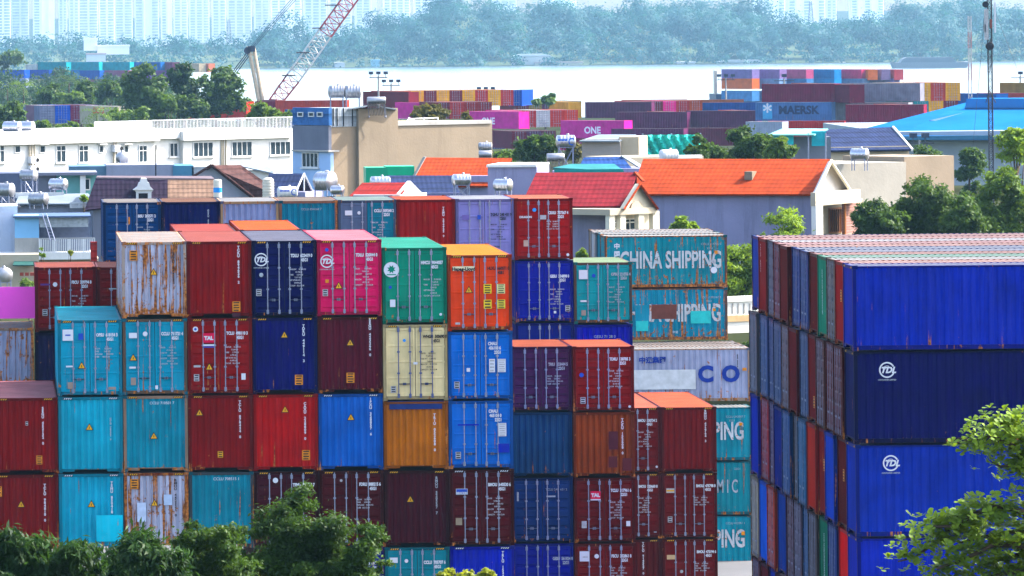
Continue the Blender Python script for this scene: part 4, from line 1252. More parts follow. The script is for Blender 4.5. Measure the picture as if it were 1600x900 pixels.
# -- long white block
s = Site("white_house_block", "long white flat roofed block with a row of windows and roof railing", "building", -12, 560, 42)
wl = s.box("wall", -12, 240, 218, None, 0, 9, WHITEWALL)
s.box("wall", 240, 286, 214, None, .35, 9, WHITEWALL); s.box("wall", 286, 458, 214, None, -.1, 9, WHITEWALL)
s.box("parapet", -12, 250, 207, 220, -.35, 9.2, WHITEWALL); s.box("parapet", 250, 287, 206, 216, -.05, 9.2, WHITEWALL); s.box("parapet", 287, 458, 205, 215, -.45, 9.2, WHITEWALL)
for w_ in ((-6, 6), (88, 102), (123, 137), (217, 229)): s.window(w_[0], w_[1], 228, 253, 2, 2, 0, True)
s.window(265, 277, 224, 244, 2, 1, .35); s.window(302, 332, 223, 244, 4, 1, -.1); s.window(362, 393, 222, 243, 4, 1, -.1); s.window(422, 453, 222, 241, 4, 1, -.1)
for w_ in ((23, 31), (62, 70), (155, 161), (194, 200)): s.window(w_[0], w_[1], 228, 238, 1, 1, 0, False, hood=True)
for xx in (46, 49.5, 54, 178, 182, 346, 349, 353): s.tube("drain_pipe", [(xx, 218, -.15), (xx, 275, -.15)], .07, CREAMWALL)
for xx, yy in ((53, 250), (53, 264), (184, 232)):
    a_ = s.box("air_conditioner", xx - 4.5, xx + 4.5, yy - 5, yy + 5, -.45, -.02, M_WHITE)
    b = MB(); px_, pz_ = s.p(xx, yy); b.lathe((px_, -.46, pz_), (0, -1, 0), [(0, .17), (.01, .17), (.01, .001)], 14); b.put("fan", M_BLACK, a_)
s.railing(148, 237, 190, 206, .6, 64, r=.026); s.railing(237, 458, 187.5, 205, .5, 100, r=.014)
s.box("rear_wall", 150, 236, 191, 206, 4.0, 4.2, WHITEWALL)
water_tank("steel water tank on the white block, nearest the picture's edge", 19, 198, 563, 30, 17, yaw=-25)
water_tank("second steel water tank on the white block's roof, beside its twin", 40, 198, 566, 30, 17, yaw=-25)

# -- tan and blue house
s = Site("tan_house", "tall tan house with blue sheet metal top storey on one flank", "building", 513.5, 500, 36)
f = s.wing(457, 503.55, -54)
f.box("side_wall", 457, 513.8, 196, 240, -.06, .2, DKGREY); f.box("side_wall", 457, 513.8, 237, None, -.1, .2, plaster("pale_blue_wall", (.36, .52, .78), .15))
f.box("ledge", 455, 513.4, 234, 237.5, -.4, .6, M_CONC)
f.box("upper_storey", 457, 513.8, 168, 196, -.09, .2, BLUE_SH); f.box("rear_block", 459, 512, 168.5, None, .2, 3.5, DKGREY)
for xx in (466, 483, 496.5): f.window(xx, xx + 7.5, 176, 181.5, 1, 1, -.09, False)
f.window(473, 497.5, 239, 261, 4, 1, -.1)
s.box("upper_storey", 514, 559, 169, 197.5, .1, 4, WHITE_SH)
for xx in (521, 527, 537, 551): s.tube("joint", [(xx, 169, .06), (xx, 197, .06)], .035, M_BLACK)
s.box("wall", 513.8, 560, 197.5, None, .15, 4, plaster("tan_wall_paler", (.29, .215, .14), .2))
s.box("tower_wall", 560, 620, 170, None, -.15, 4, TANWALL); s.box("wall", 620, 767, 192, None, .0, 8, TANWALL)
s.roof("roof", [[(545, 169, -.5), (583, 163, -.5), (583, 163, 4), (545, 169, 4)], [(583, 163, -.5), (619, 170, -.5), (619, 170, 4), (583, 163, 4)]], PALE_SH, .1)
s.tube("roof_rail", [(634, 192, .5), (638, 186, .5), (684, 184, .5), (684, 192, .5)], .05, M_RAIL); s.tube("roof_rail", [(638, 184, .5), (652, 191, .5)], .05, M_RAIL); s.tube("roof_rail", [(662, 184.5, .5), (662, 192, .5)], .05, M_RAIL)
s.box("coping", 620, 768, 190.5, 193, -.08, .5, M_CONC)
water_tank("steel water tank on a tall frame above the pale metal storey, blue side", 526, 143, 503, 27, 20, stand=.8, stand_bottom=.3, mat=M_TANKDULL)
water_tank("steel water tank on a tall frame above the pale metal storey, tower side", 551, 143.5, 503, 28, 20.5, stand=.8, stand_bottom=.3, mat=M_TANKDULL)
solar_heater("solar water heater drum beside the tan tower's roof peak", 588, 157, 502, 29)
water_tank("small steel tank hung at the end of the tan wall", 758, 229, 496, 22, 13, stand=.5, mat=M_TANKDULL)
solar_heater("solar water heater under the small tank at the end of the tan wall", 758, 241, 495, 20)

# -- orange half roof and its neighbours
s = Site("orange_roof_house", "house with an orange tiled slope rising toward the small water tank", "house", 640, 470, -14)
s.box("wall", 650, 798, 275, None, .5, 7, GREYWALL)
s.roof("roof", [[(636, 290, 0), (762, 290, 0), (800, 247, 4), (662, 246, 4)], [(662, 246, 4), (800, 247, 4), (800, 280, 8), (640, 285, 8)]], ORANGE_T)
s.poly("gable", [(636, 291), (639, 291), (665, 245), (661, 245)], -.05, .3, M_CONC)
s = Site("navy_roof_house", "low house with a long dark blue tiled roof beside the red gable", "house", 598, 440, 0)
s.box("wall", 610, 716, 302, None, .4, 6, GREYWALL)
s.roof("roof", [[(598, 306, 0), (722, 306, 0), (708, 274, 3.5), (604, 274, 3.5)], [(604, 274, 3.5), (708, 274, 3.5), (722, 306, 7), (598, 306, 7)]], NAVY_T)
s = Site("green_sheet_shed", "bright green sheet metal shed in front of the tan wall", "shed", 571, 470, 0)
s.box("wall", 571.5, 603, 262, None, 0, 3, plain("bright_green_sheet", (.0, .34, .17), .45, 0, .1, 1)); s.box("wall", 603, 645, 260, None, .1, 3, plain("bright_green_sheet2", (.0, .42, .2), .45, 0, .1, 1))
s = Site("red_gable_house", "small house with red tiled roof and white gable", "house", 546, 425, -24)
s.box("wall", 552, 622, 304, None, .3, 5, WHITEWALL)
s.roof("roof", [[(543, 309, 0), (622, 309, 0), (639, 285, 2.6), (566, 285.5, 2.6)], [(566, 285.5, 2.6), (639, 285, 2.6), (639, 309, 5.2), (566, 309, 5.2)]], BRED_T)
b = MB(); (x0, z0) = s.p(621, 309); (x1, z1) = s.p(637, 287)
b.slab([(x0 + .02, .1, z0), (x0 + .02, 5.1, z0), (x0 + .02, 2.6, z1)], .12) if 0 else None
b = MB(); e = x0 - .1
b.face([(e, .1, z0), (e, 5.0, z0), (e, 2.55, z1 + .1)]); b.face([(e - .2, .1, z0), (e - .2, 2.55, z1 + .1), (e - .2, 5.0, z0)])
b.face([(e, .1, z0), (e, 2.55, z1 + .1), (e - .2, 2.55, z1 + .1), (e - .2, .1, z0)]); b.face([(e, 2.55, z1 + .1), (e, 5, z0), (e - .2, 5, z0), (e - .2, 2.55, z1 + .1)]); b.face([(e, .1, z0), (e - .2, .1, z0), (e - .2, 5, z0), (e, 5, z0)])
b.put("gable", WHITEWALL, s.root)
s = Site("grey_flat_house", "plain lilac grey flat walled house behind the steel tanks", "house", 762, 432, -12)
s.box("wall", 762, 836, 260, None, 0, 6, GREYWALL); s.box("parapet", 760, 838, 257.5, 261, -.15, 6.1, WHITEWALL)
water_tank("steel tank on thin legs before the dark blue tiled roof", 721, 281, 428, 30, 18, stand=.9, stand_bottom=.6, yaw=8)
water_tank("steel tank with domed end before the lilac grey wall", 786, 289, 428, 30, 19, yaw=-35, stand=.5, stand_bottom=.6)
water_tank("white capped steel tank peeping over the red gable house", 594, 284, 436, 32, 17, yaw=5)

# -- brown roofed houses at the back row's far end
s = Site("brown_hip_house", "house with a dark brown hipped roof beside the white block", "house", 308, 455, 0)
s.box("wall", 322, 432, 296, None, .6, 7, plaster("dim_grey_wall", (.26, .25, .28), .3))
s.poly("gable", [(306, 276), (330, 258.5), (392, 310), (308, 310)], .3, .5, plaster("dim_grey_gable", (.30, .29, .33), .3))
s.roof("roof", [[(331, 258, 0), (376, 257.5, 3), (448, 308, 0), (396, 309, 0)], [(331, 258, 0), (300, 276, 1), (300, 276, 6), (345, 258, 6)]], BROWN_T)
s.tube("ridge", [(300, 277, 0), (331, 257.5, -.05), (396, 308, -.05)], .1, BROWN_T)
s = Site("navy_gable_house", "small dark blue roofed house with white trimmed gable", "house", 420, 448, -18)
s.box("wall", 428, 474, 300, None, .4, 5, GREYWALL)
s.roof("roof", [[(414, 308, 0), (462, 306, 0), (474, 271, 2.5), (420, 271, 2.5)], [(420, 271, 2.5), (474, 271, 2.5), (474, 306, 5), (420, 306, 5)]], NAVY_T)
s.tube("barge_board", [(462, 300, -.1), (475, 271, 1.2), (488, 298, 2.4)], .06, M_FRAMEW); s.tube("barge_board", [(475, 272, 1.2), (475, 298, 1.2)], .05, M_FRAMEW)
s.poly("gable", [(462, 306), (475, 272), (489, 306)], 2.4, 2.6, PLUM_T)
s = Site("pale_sheet_roof_house", "pale metal lean-to roof beside the brown hipped house", "shed", 374, 470, 0)
s.roof("roof", [[(370, 258, 0), (426, 270, 0), (420, 258, 3), (376, 252, 3)]], PALE_SH, .08); s.box("wall", 384, 424, 267, None, .4, 3, WHITEWALL)
water_tank("big double steel tank standing on end before the blue flank", 508, 283, 430, 33, 30, stand=.3, yaw=-40, stand_bottom=.6)
water_tank("small steel tank beside the big one before the tan wall", 527, 297, 426, 22, 14, yaw=-20, stand_bottom=.4)
water_tank("white lying tank with blue marking behind the back row", 449, 300, 424, 32, 17, yaw=8, band=M_BLUE, mat=plain("white_tank_paint", (.72, .72, .72), .3), stand_bottom=.4)
# upright beige tank
X, _, Z = W(419, 288, 426); root = tag(empty("upright_water_tank", (X, 426, Z - 1.0)), "beige upright ribbed tank beside the white marked tank", "water tank")
b = MB(); pr = [(-.3, .001), (-.3, .36)]
for i in range(7): pr += [(i * .17 + .02 - .3, .36), (i * .17 + .12 - .3, .36), (i * .17 + .145 - .3, .34), (i * .17 + .17 - .3, .34)]
pr += [(1.0, .34), (1.12, .2), (1.12, .001)]
b.lathe((0, 0, .3), (0, 0, 1), pr, 20); b.put("body", plain("beige_plastic", (.62, .58, .48), .5), root, smooth=False); b = MB(); b.box(-.3, .3, -.3, .3, -1.2, 0); b.put("stand", M_CONC, root)

s = Site("mansard_house", "house with steep dark plum roof, tan slate end and white dormer", "house", 138, 432, 0)
s.box("wall", 145, 336, 312, None, .5, 8, DKGREY)
s.roof("roof", [[(132, 328, 0), (262, 314, 0), (262, 279, 1.2), (150, 277, 1.2)]], PLUM_T)
s.roof("roof", [[(262, 313, 0), (338, 308, 0), (334, 279, 1.2), (262, 279, 1.2)]], tiles("tan_slate_roof", (.42, .26, .18), .26))
s.roof("upper_roof", [[(150, 277, 1.15), (335, 279, 1.15), (330, 275, 7), (152, 274.5, 7)]], plain("dusty_roof_sheet", (.16, .13, .15), .8, 0, .3, 1, 0.0))
d_ = s.poly("dormer", [(213, 311), (213, 301), (209.5, 296.5), (239, 296.5), (236.5, 301), (236.5, 311)], -.5, .9, M_FRAMEW)
s.poly("dormer_roof", [(208, 297), (215, 292), (217, 286), (219, 285), (221, 279), (229, 279), (231, 285), (233, 286), (235, 292), (240, 297)], -.65, .9, M_FRAMEW, d_)
s.box("opening", 216.5, 231, 302, 310, -.53, -.5, M_BLACK, d_)
X, _, Z = W(340, 293, 424); root = tag(empty("upright_water_tank", (X, 424, Z - 1.4)), "white and blue upright tank at the tan slate end", "water tank")
b = MB(); b.lathe((0, 0, .5), (0, 0, 1), [(0, .001), (0, .26), (.9, .26), (1.35, .25), (1.4, .2), (1.4, .001)], 18); bd = b.put("body", plain("cream_plastic", (.70, .66, .56), .5), root)
b = MB(); b.lathe((0, 0, 1.1), (0, 0, 1), [(0, .265), (.3, .265)], 18); b.put("blue_band", M_LBLUE, bd); b = MB(); b.box(-.25, .25, -.25, .25, -1, .5); b.put("stand", M_CONC, root)

s = Site("grey_shed", "long low slate grey shed below the white block", "shed", 105, 480, 0)
s.box("wall", -15, 108, 271, None, .5, 6, plain("dark_slate_wall", (.10, .12, .20), .8, 0, .2, .6))
s.box("wall", 108, 166, 260, None, .4, 6, plain("slate_blue_sheet", (.10, .20, .30), .6, 0, .15, 1)); s.box("wall", 166, 270, 258, None, .3, 6, plaster("slate_grey_wall", (.25, .27, .36), .3)); s.box("wall", 270, 300, 259, None, .2, 6, plain("teal_blue_sheet", (.06, .20, .32), .6, 0, .15, 1)); s.box("wall", 300, 326, 261, None, .2, 6, WHITE_SH)
s.tube("pole", [(243.5, 276, -.3), (243.5, 227, -.3)], .05, M_BLACK)
water_tank("steel tank with blue rim on the slate grey shed before the white block", 191, 246, 486, 16, 17, axis='y', stand=.4, band=None, yaw=25, mat=M_TANKDULL)
s = Site("teal_front_house", "narrow house with sea green front and white column", "house", 110, 445, 0)
s.box("wall", 88, 148, 272, None, .5, 5, plain("sea_green_wall", (.16, .42, .40), .6, 0, .15, 1)); s.box("roof", 60, 152, 270, 273.5, -.4, 5.4, DKGREY); s.box("wall", 60, 88, 274, None, .6, 5, DKGREY)
s.box("column", 125, 131, 274, None, -.1, .2, WHITEWALL); s.window(131.5, 140, 280, 296, 1, 1, .5, False)
water_tank("steel tank on a frame beside the sea green front, highest of the cluster", 45, 274, 442, 28, 18, yaw=-30, stand=1.2, stand_bottom=.8, mat=M_TANKDULL)
water_tank("steel tank facing out in the cluster beside the sea green front", 91, 288, 440, 30, 18, yaw=-30, stand=.8, stand_bottom=.6)
water_tank("dull steel tank lying low on the pale roof of the cluster", 60, 311, 432, 32, 19, yaw=-28, stand=.25, mat=M_TANKDULL)
water_tank("steel tank on red legs half out of view in the cluster", 8, 297, 436, 30, 22, yaw=-30, stand=1.0, stand_bottom=.6, mat=M_TANKDULL)
s = Site("pale_roof_house", "cluttered low house with pale flat roof under the tank cluster", "house", -10, 436, 0)
s.box("wall", -10, 150, 322, None, .5, 6, plaster("pale_blue_grey_wall", (.30, .33, .44), .5)); s.roof("roof", [[(24, 318, 0), (150, 318, 0), (138, 302, 4), (30, 304, 4)]], PALE_SH, .1)
s.box("parapet", 24, 100, 301, 309, 3.5, 3.7, WHITEWALL)
s.poly("gable", [(2, 324), (17, 310), (34, 324)], -.1, .3, plaster("grey_gable", (.3, .28, .3), .5)); s.railing(110, 134, 316, 325, -.2, 14)
s = Site("blue_shed", "pale blue sheet metal rooftop shed with open front, ladder and railing", "shed", 22, 415, 0)
s.box("side_wall", 23, 61, 337, 372, 0, 4, plain("sky_blue_sheet", (.25, .55, .85), .5, 0, .08, 1)); s.box("wall", 23, 61, 372, 400, -.03, 4, M_CONC)
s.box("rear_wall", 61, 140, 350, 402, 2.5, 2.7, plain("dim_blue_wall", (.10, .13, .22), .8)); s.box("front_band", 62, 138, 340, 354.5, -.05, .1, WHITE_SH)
s.roof("roof", [[(20, 338, -.3), (142, 337, -.3), (140, 332, 4.5), (22, 333, 4.5)]], plain("blue_grey_sheet", (.10, .15, .26), .8, 0, .15, 1, 0.0), .1)
s.railing(62, 148, 372, 396, -.3, 30, r=.03)
s.box("floor_slab", -5, 150, 396, 405, -.4, 4, WHITEWALL); s.box("lower_wall", -5, 150, 405, None, .3, 4, CREAMWALL)
ld = tag(empty("ladder", (W(68, 380, 414)[0], 414, W(68, 376, 414)[2])), "aluminium ladder leaning on the pale blue shed", "ladder")
b = MB()
q0, q1 = W(79, 376, 414), W(66, 334, 414)
for dx in (0, .27):
    b.tube((q0[0] - ld.location.x + dx, -.5, q0[2] - ld.location.z), (q1[0] - ld.location.x + dx * .9, 0, q1[2] - ld.location.z), .03, 6)
b.put("side_rail", M_STEEL, ld); b = MB()
for i in range(8):
    t = (i + .5) / 8; xx = q0[0] + (q1[0] - q0[0]) * t - ld.location.x; zz = q0[2] + (q1[2] - q0[2]) * t - ld.location.z
    b.tube((xx, -.5 + .5 * t, zz), (xx + .26, -.5 + .5 * t, zz), .02, 5)
b.put("rung", M_STEEL, ld)
s = Site("white_corner_house", "stained white wall at the edge beside the blue shed", "building", -20, 418, 0)
s.box("wall", -20, 24, 322, None, 0, 5, plaster("stained_white_wall", (.62, .66, .78), .6))
s = Site("awning_house", "cream house front with dark green awning behind the magenta board", "house", -10, 400, 0)
s.box("wall", -10, 57, 398, None, .6, 3, CREAMWALL); s.roof("awning", [[(20, 414, -.8), (57, 414, -.8), (57, 408, .6), (22, 408, .6)]], plain("dark_green_awning", (.01, .07, .06), .7), .06)
for xx in (34, 42, 50): s.box("flower_box", xx - 3, xx + 3, 426, 431, -.6, -.3, plain("terracotta", (.35, .06, .04), .8))
water_tank("steel tank with blue rim beside the green awning", 6, 430, 392, 22, 24, axis='y', yaw=20, stand=.5, band=None, mat=M_TANKDULL)
tree("shrub", "leafy shrub under the green awning", 46, 432, 396, 30, 30, 'mid', 1500, .14, 31, zg=ZG, cat="shrub", nblob=5)
tree("shrub", "young green plant before the blue shed's railing", 66, 386, 405, 12, 26, 'bright', 500, .12, 32, zg=ZG, cat="shrub", nblob=4)
tree("shrub", "yellow leaved plant before the blue shed's railing", 109, 385, 405, 12, 24, 'yellow', 500, .12, 33, zg=ZG, cat="shrub", nblob=4)
tree("shrub", "trailing green plant on the roof edge above the blue shed", 131, 303, 428, 14, 16, 'bright', 500, .12, 34, zg=ZG, cat="shrub", nblob=4)
s = Site("red_tile_wall", "short red tiled wall beside the dark blue container doors", "wall", 141, 330, 0, zg=0)
s.box("coping", 141.5, 152, 378, 412, 0, .5, BRED_T); s.box("wall", 142, 151.5, 412, None, .05, .45, GREYWALL)

# -- red house with portico
s = Site("red_roof_house", "house with dark red tiled roof and cream arched portico", "house", 816, 395, -14)
s.box("wall", 826, 953, 318, None, .6, 8, GREYWALL)
s.roof("roof", [[(813, 322, 0), (978, 322, 0), (995, 269, 4), (838, 269.5, 4)], [(838, 269.5, 4), (995, 269, 4), (995, 300, 8), (813, 322, 8)]], RED_T)
s.roof("ridge_cap", [[(991, 268, 3.6), (1004, 282, 3.6), (1008, 282, 4.3), (995, 268, 4.3)]], ORANGE_T, .1)
h = s; s = h.wing(953, 393.5, 48)
po = s.box("portico", 953, 1027, 327, 333, -1.2, 2.5, CREAMWALL)
s.poly("gable", [(971, 332), (999, 287), (1027, 327), (1027, 333)], -1.0, -.7, plaster("cream_gable", (.70, .62, .46), .1), po)
s.roof("portico_roof", [[(974, 326, -1.4), (1000, 285, -1.4), (1000, 285, 2.6), (974, 326, 2.6)], [(1000, 285, -1.4), (1030, 326, -1.4), (1030, 326, 2.6), (1000, 285, 2.6)]], ORANGE_T, .12, po)
am = MB(); cx, cz = s.p(995, 324, -1.1); rr = 10 * 395 / FPX
rx_ = rr / math.cos(s.yaw); pts = [(cx - rx_, cz - .35), (cx + rx_, cz - .35)] + [(cx + rx_ * math.cos(a), cz + rr * math.sin(a)) for a in np.linspace(0, math.pi, 14)]
am.prism(pts, -1.12, -1.03); am.put("arch", CREAMWALL, po)
for xx in (955, 972, 1000.5, 1023): s.box("column", xx - 2.6, xx + 2.6, 333, None, -1.1, -.8, plain("cream_column", (.72, .66, .52), .7), po)
s.box("rear_wall", 953, 1027, 333, None, .3, .6, plaster("shaded_cream_wall", (.6, .55, .42), .2), po)
s.window(958, 967, 344, 356, 1, 2, .3, False); s.window(974, 992, 343, 358, 2, 2, .3, False)
# -- long orange roof
s = Site("orange_roof_long_house", "long lilac grey house with the biggest orange tiled roof", "house", 993, 412, -22)
s.box("wall", 1000, 1274, 302, None, .5, 9, GREYWALL)
s.roof("roof", [[(985, 303, 0), (1274, 303, 0), (1299, 248.5, 4.2), (1005, 248, 4.2)], [(1005, 248, 4.2), (1299, 248.5, 4.2), (1274, 303, 8.4), (985, 303, 8.4)]], ORANGE_T)
s.box("skylight", 1163, 1175, 268, 281, 1.6, 2.6, plain("grey_slate_patch", (.2, .17, .12), .6))
h = s; ex, ez = h.p(1274, 302, 0); s = h.wing(1274, 412 + ex * math.sin(R(-22)), 62)
po = s.box("porch", 1274, 1345, 301, 316, -1.8, -1.5, CREAMWALL)
s.roof("soffit", [[(1274, 301, -1.8), (1345, 301, -1.8), (1345, 301, 0), (1274, 301, 0)]], CREAMWALL, .1, po)
s.poly("gable", [(1276, 302), (1300, 252), (1328, 299), (1328, 302)], -.3, -.05, plaster("white_boarded_gable", (.66, .64, .62), .1), po)
s.roof("porch_roof", [[(1272, 304, -.9), (1298, 249, -.9), (1299, 249, .1), (1273, 304, .1)], [(1298, 249, -.9), (1331, 299, -.9), (1332, 299, .1), (1299, 249, .1)]], plaster("cream_roof_edge", (.72, .66, .52), .1), .14, po)
s.box("column", 1275, 1282.5, 316, None, -1.8, -1.5, WHITEWALL, po); s.box("rear_wall", 1276, 1345, 316, None, -.08, .1, CREAMWALL, po)
dr = s.box("door", 1296, 1317, 325, 363, -.16, -.09, WOOD); s.box("door_post", 1282.5, 1286, 320, 365, -.2, -.09, WOOD)
for xx in np.linspace(1298, 1315, 6): s.box("door_bar", xx - .5, xx + .5, 327, 362, -.22, -.163, plain("dark_timber", (.15, .05, .02), .5), dr)
s.box("brick_panel", 1320, 1344, 316, 364, -1.2, -1.0, tiles("pink_brick_screen", (.50, .26, .22), .16)); s.tube("corner_post", [(1320, 316, -1.3), (1320, 366, -1.3)], .09, WOOD)
s = Site("garden_wall", "white balustraded wall with cream band beyond the teal containers", "wall", 1120, 372, 30)
s.box("panel", 1120, 1190, 470, 494, 0, .3, plaster("white_garden_wall", (.78, .76, .70), .1)); s.box("coping", 1118, 1192, 464.5, 470, -.08, .38, WHITEWALL); s.box("band", 1118, 1192, 494, 501, -.06, .36, plain("tan_band", (.6, .40, .2), .7)); s.box("plinth", 1120, 1190, 501, None, 0, .3, plaster("white_garden_wall", (.78, .76, .70), .1))
for i in range(7): s.box("slot_shade_strip", 1126 + i * 9, 1128 + i * 9, 474, 490, -.03, -.004, plain("slot_shade_grey", (.35, .34, .32), .9))  # raised grey strips: the shade of the wall's openings, painted on
# -- middle distance roofs
s = Site("blue_tile_house", "house with a blue tiled slope beside the teal awning", "house", 908, 455, 0)
s.box("wall", 916, 1000, 264, None, .6, 6, GREYWALL); s.roof("roof", [[(900, 270, 0), (998, 276, 0), (972, 244.5, 3.4), (912, 246, 3.4)]], tiles("blue_tile_roof", (.02, .08, .30), .34)); s.roof("roof_edge", [[(970, 243, 3), (1000, 262, 3), (1010, 262, 4), (978, 243, 4)]], PALE_SH, .08)
s = Site("teal_awning_shed", "teal sheet awning roof in front of the blue tiled slope", "shed", 862, 438, 0)
s.roof("roof", [[(864, 262, 0), (975, 267, 0), (960, 256, 3), (892, 256, 3)]], TEAL_SH, .1); s.box("front_band", 866, 974, 265, 269.5, -.05, .1, plain("green_band", (.0, .22, .20), .5)); s.box("wall", 868, 972, 268, None, .4, 3, GREYWALL)
s = Site("grey_block_house", "grey house with pale sheet roof before the purple containers", "house", 908, 520, -12)
s.box("wall", 909, 967, 218, None, 0, 6, plaster("taupe_wall", (.33, .29, .26), .3)); s.box("end_wall", 967, 996, 214, None, .4, 6, plaster("tan_end_wall", (.55, .44, .30), .3)); s.roof("roof", [[(905, 220, -.4), (967, 220, -.4), (994, 210, 4), (935, 210, 4)]], PALE_SH, .1)
s = Site("beige_flat_house", "low beige flat roof with parapet behind the big orange roof", "house", 975, 470, 25)
s.box("wall", 980, 1097, 246, None, .3, 6, CREAMWALL); s.box("parapet", 1058, 1097, 242.5, 247, 0, .3, WHITEWALL)
water_tank("white topped tank behind the ridge of the big orange roof", 1045, 242, 466, 30, 17, yaw=20, mat=plain("white_tank_paint", (.72, .72, .72), .3))
net = tag(empty("shade_net", (W(1005, 240, 530)[0], 530, ZG)), "torn turquoise shade net before the purple containers", "net")
b = MB(); x0, _, z0 = W(1008, 243, 530); x1, _, z1 = W(1098, 210, 530)
nx = 24
for i in range(nx):
    for j in range(8):
        P = [((x1 - x0) * (i + a) / nx, .25 * math.sin(i * 1.7 + a * 1.7 + (j + c) * .9), z0 - ZG + (z1 - z0) * (j + c) / 8) for a, c in ((0, 0), (1, 0), (1, 1), (0, 1))]
        b.face(P)
b.put("sheet", plain("turquoise_net", (.03, .62, .50), .7, 0, .35, 1.2), net)
for xx in (0, (x1 - x0) / 2, x1 - x0):
    b = MB(); b.tube((xx, .4, 0), (xx, .4, z1 - ZG + .1), .06); b.put("post", M_STEEL, net)
water_tank("steel tank with blue marking on a tall stand before the grey house", 884, 221, 452, 31, 20, stand=1.9, stand_bottom=1.6, band=plain("royal_marking", (.01, .12, .6), .4))
solar_heater("solar water heater beside the tall tank stand", 868, 246, 450, 27)
s = Site("navy_slate_house", "house with navy slate roof, white barge board and cream wall", "house", 1290, 520, 20)
s.box("wall", 1297, 1418, 230, None, .5, 8, CREAMWALL)
s.roof("roof", [[(1292, 235, 0), (1424, 233, 0), (1396, 198.5, 4.5), (1290, 202, 4.5)], [(1290, 202, 4.5), (1396, 198.5, 4.5), (1424, 233, 9), (1292, 235, 9)]], NAVY_T)
s.roof("barge_board", [[(1394, 197, 4.3), (1424, 232.5, -.1), (1427, 232.5, -.1), (1397, 197, 4.3)]], M_FRAMEW, .2)
s.window(1371, 1385, 247, 254.5, 1, 1, .5, False); s.window(1398, 1408, 247, 254.5, 1, 1, .5, False)
water_tank("steel tank on the cream flat roof under the navy slates", 1343, 241, 470, 29, 19, yaw=-25, stand=.4, stand_bottom=.3)
s = Site("cream_flat_house", "cream flat walled house half hidden by the dark green trees", "house", 1306, 470, 34)
s.box("wall", 1306, 1413, 256, None, 0, 7, plaster("pale_cream_wall", (.36, .33, .28), .15)); s.box("wing", 1413, 1488, 245, None, .6, 7, plaster("tan_cream_wall", (.30, .23, .16), .15))
s = Site("canopy_shed", "teal canopy on posts beside the navy slates", "shed", 1200, 515, 0)
s.roof("roof", [[(1200, 210, 0), (1272, 210, 0), (1294, 201, 3.5), (1222, 201, 3.5)]], plain("pale_teal_sheet", (.18, .50, .48), .5, 0, .1, 1), .1); s.box("side_sheet", 1203, 1240, 210, 226, .3, .36, plain("teal_cloth", (.01, .42, .46), .7)); s.box("side_sheet", 1268, 1291, 205, 228, .5, .56, plain("teal_cloth", (.01, .38, .46), .7))
for xx in (1202, 1263, 1290): s.tube("post", [(xx, 208, .2), (xx, 250, .2)], .06, M_STEEL)
s.box("wall", 1240, 1296, 214, None, 1.2, 3, DKGREY)
s = Site("blue_warehouse", "huge warehouse with bright blue sheet roof beyond the trees", "warehouse", 1330, 760, 0, None, 0.0)
s.box("wall", 1385, 1720, 206, None, 2, 60, plain("grey_sheet_wall", (.30, .36, .42), .6, 0, .1, .4)); s.box("gutter", 1392, 1720, 213, 216, -.4, 0.2, plain("dark_blue_gutter", (.03, .14, .25), .5))
s.roof("roof", [[(1322, 208, 8), (1392, 216, -.4), (1720, 216, -.4), (1720, 160, 30), (1510, 160, 30)]], BRIGHT_BLUE, .2)
s.roof("ridge_vent", [[(1508, 168, 24), (1720, 168, 24), (1720, 152, 31), (1518, 153, 31)], [(1508, 168, 24), (1510, 154, 24), (1720, 154, 24), (1720, 168, 24)]], plain("pale_blue_roof_sheet", (.02, .16, .40), .8, 0, .1, .2, 0.0), .15)
s.roof("roof_groove_shade", [[(1452, 188, 14), (1526, 171, 24), (1532, 171, 24), (1462, 189, 14)]], plain("shadow_blue_sheet", (.03, .09, .2), .6), .25)  # dark slab with the groove's shadow put into its colour

# ------------------------------------------------------------ far yard: containers seen small beyond the houses
FG = "containers in the far yard by the river"
def m_box_simple(L, H):
    b = MB(); w = CW / 2
    b.box(-w, w, 0, L, 0, H)
    return b.mesh("body")


FARC = {}
def far_mat(rgb):
    return paint(tuple(rgb), .06, .6, grime=.12)


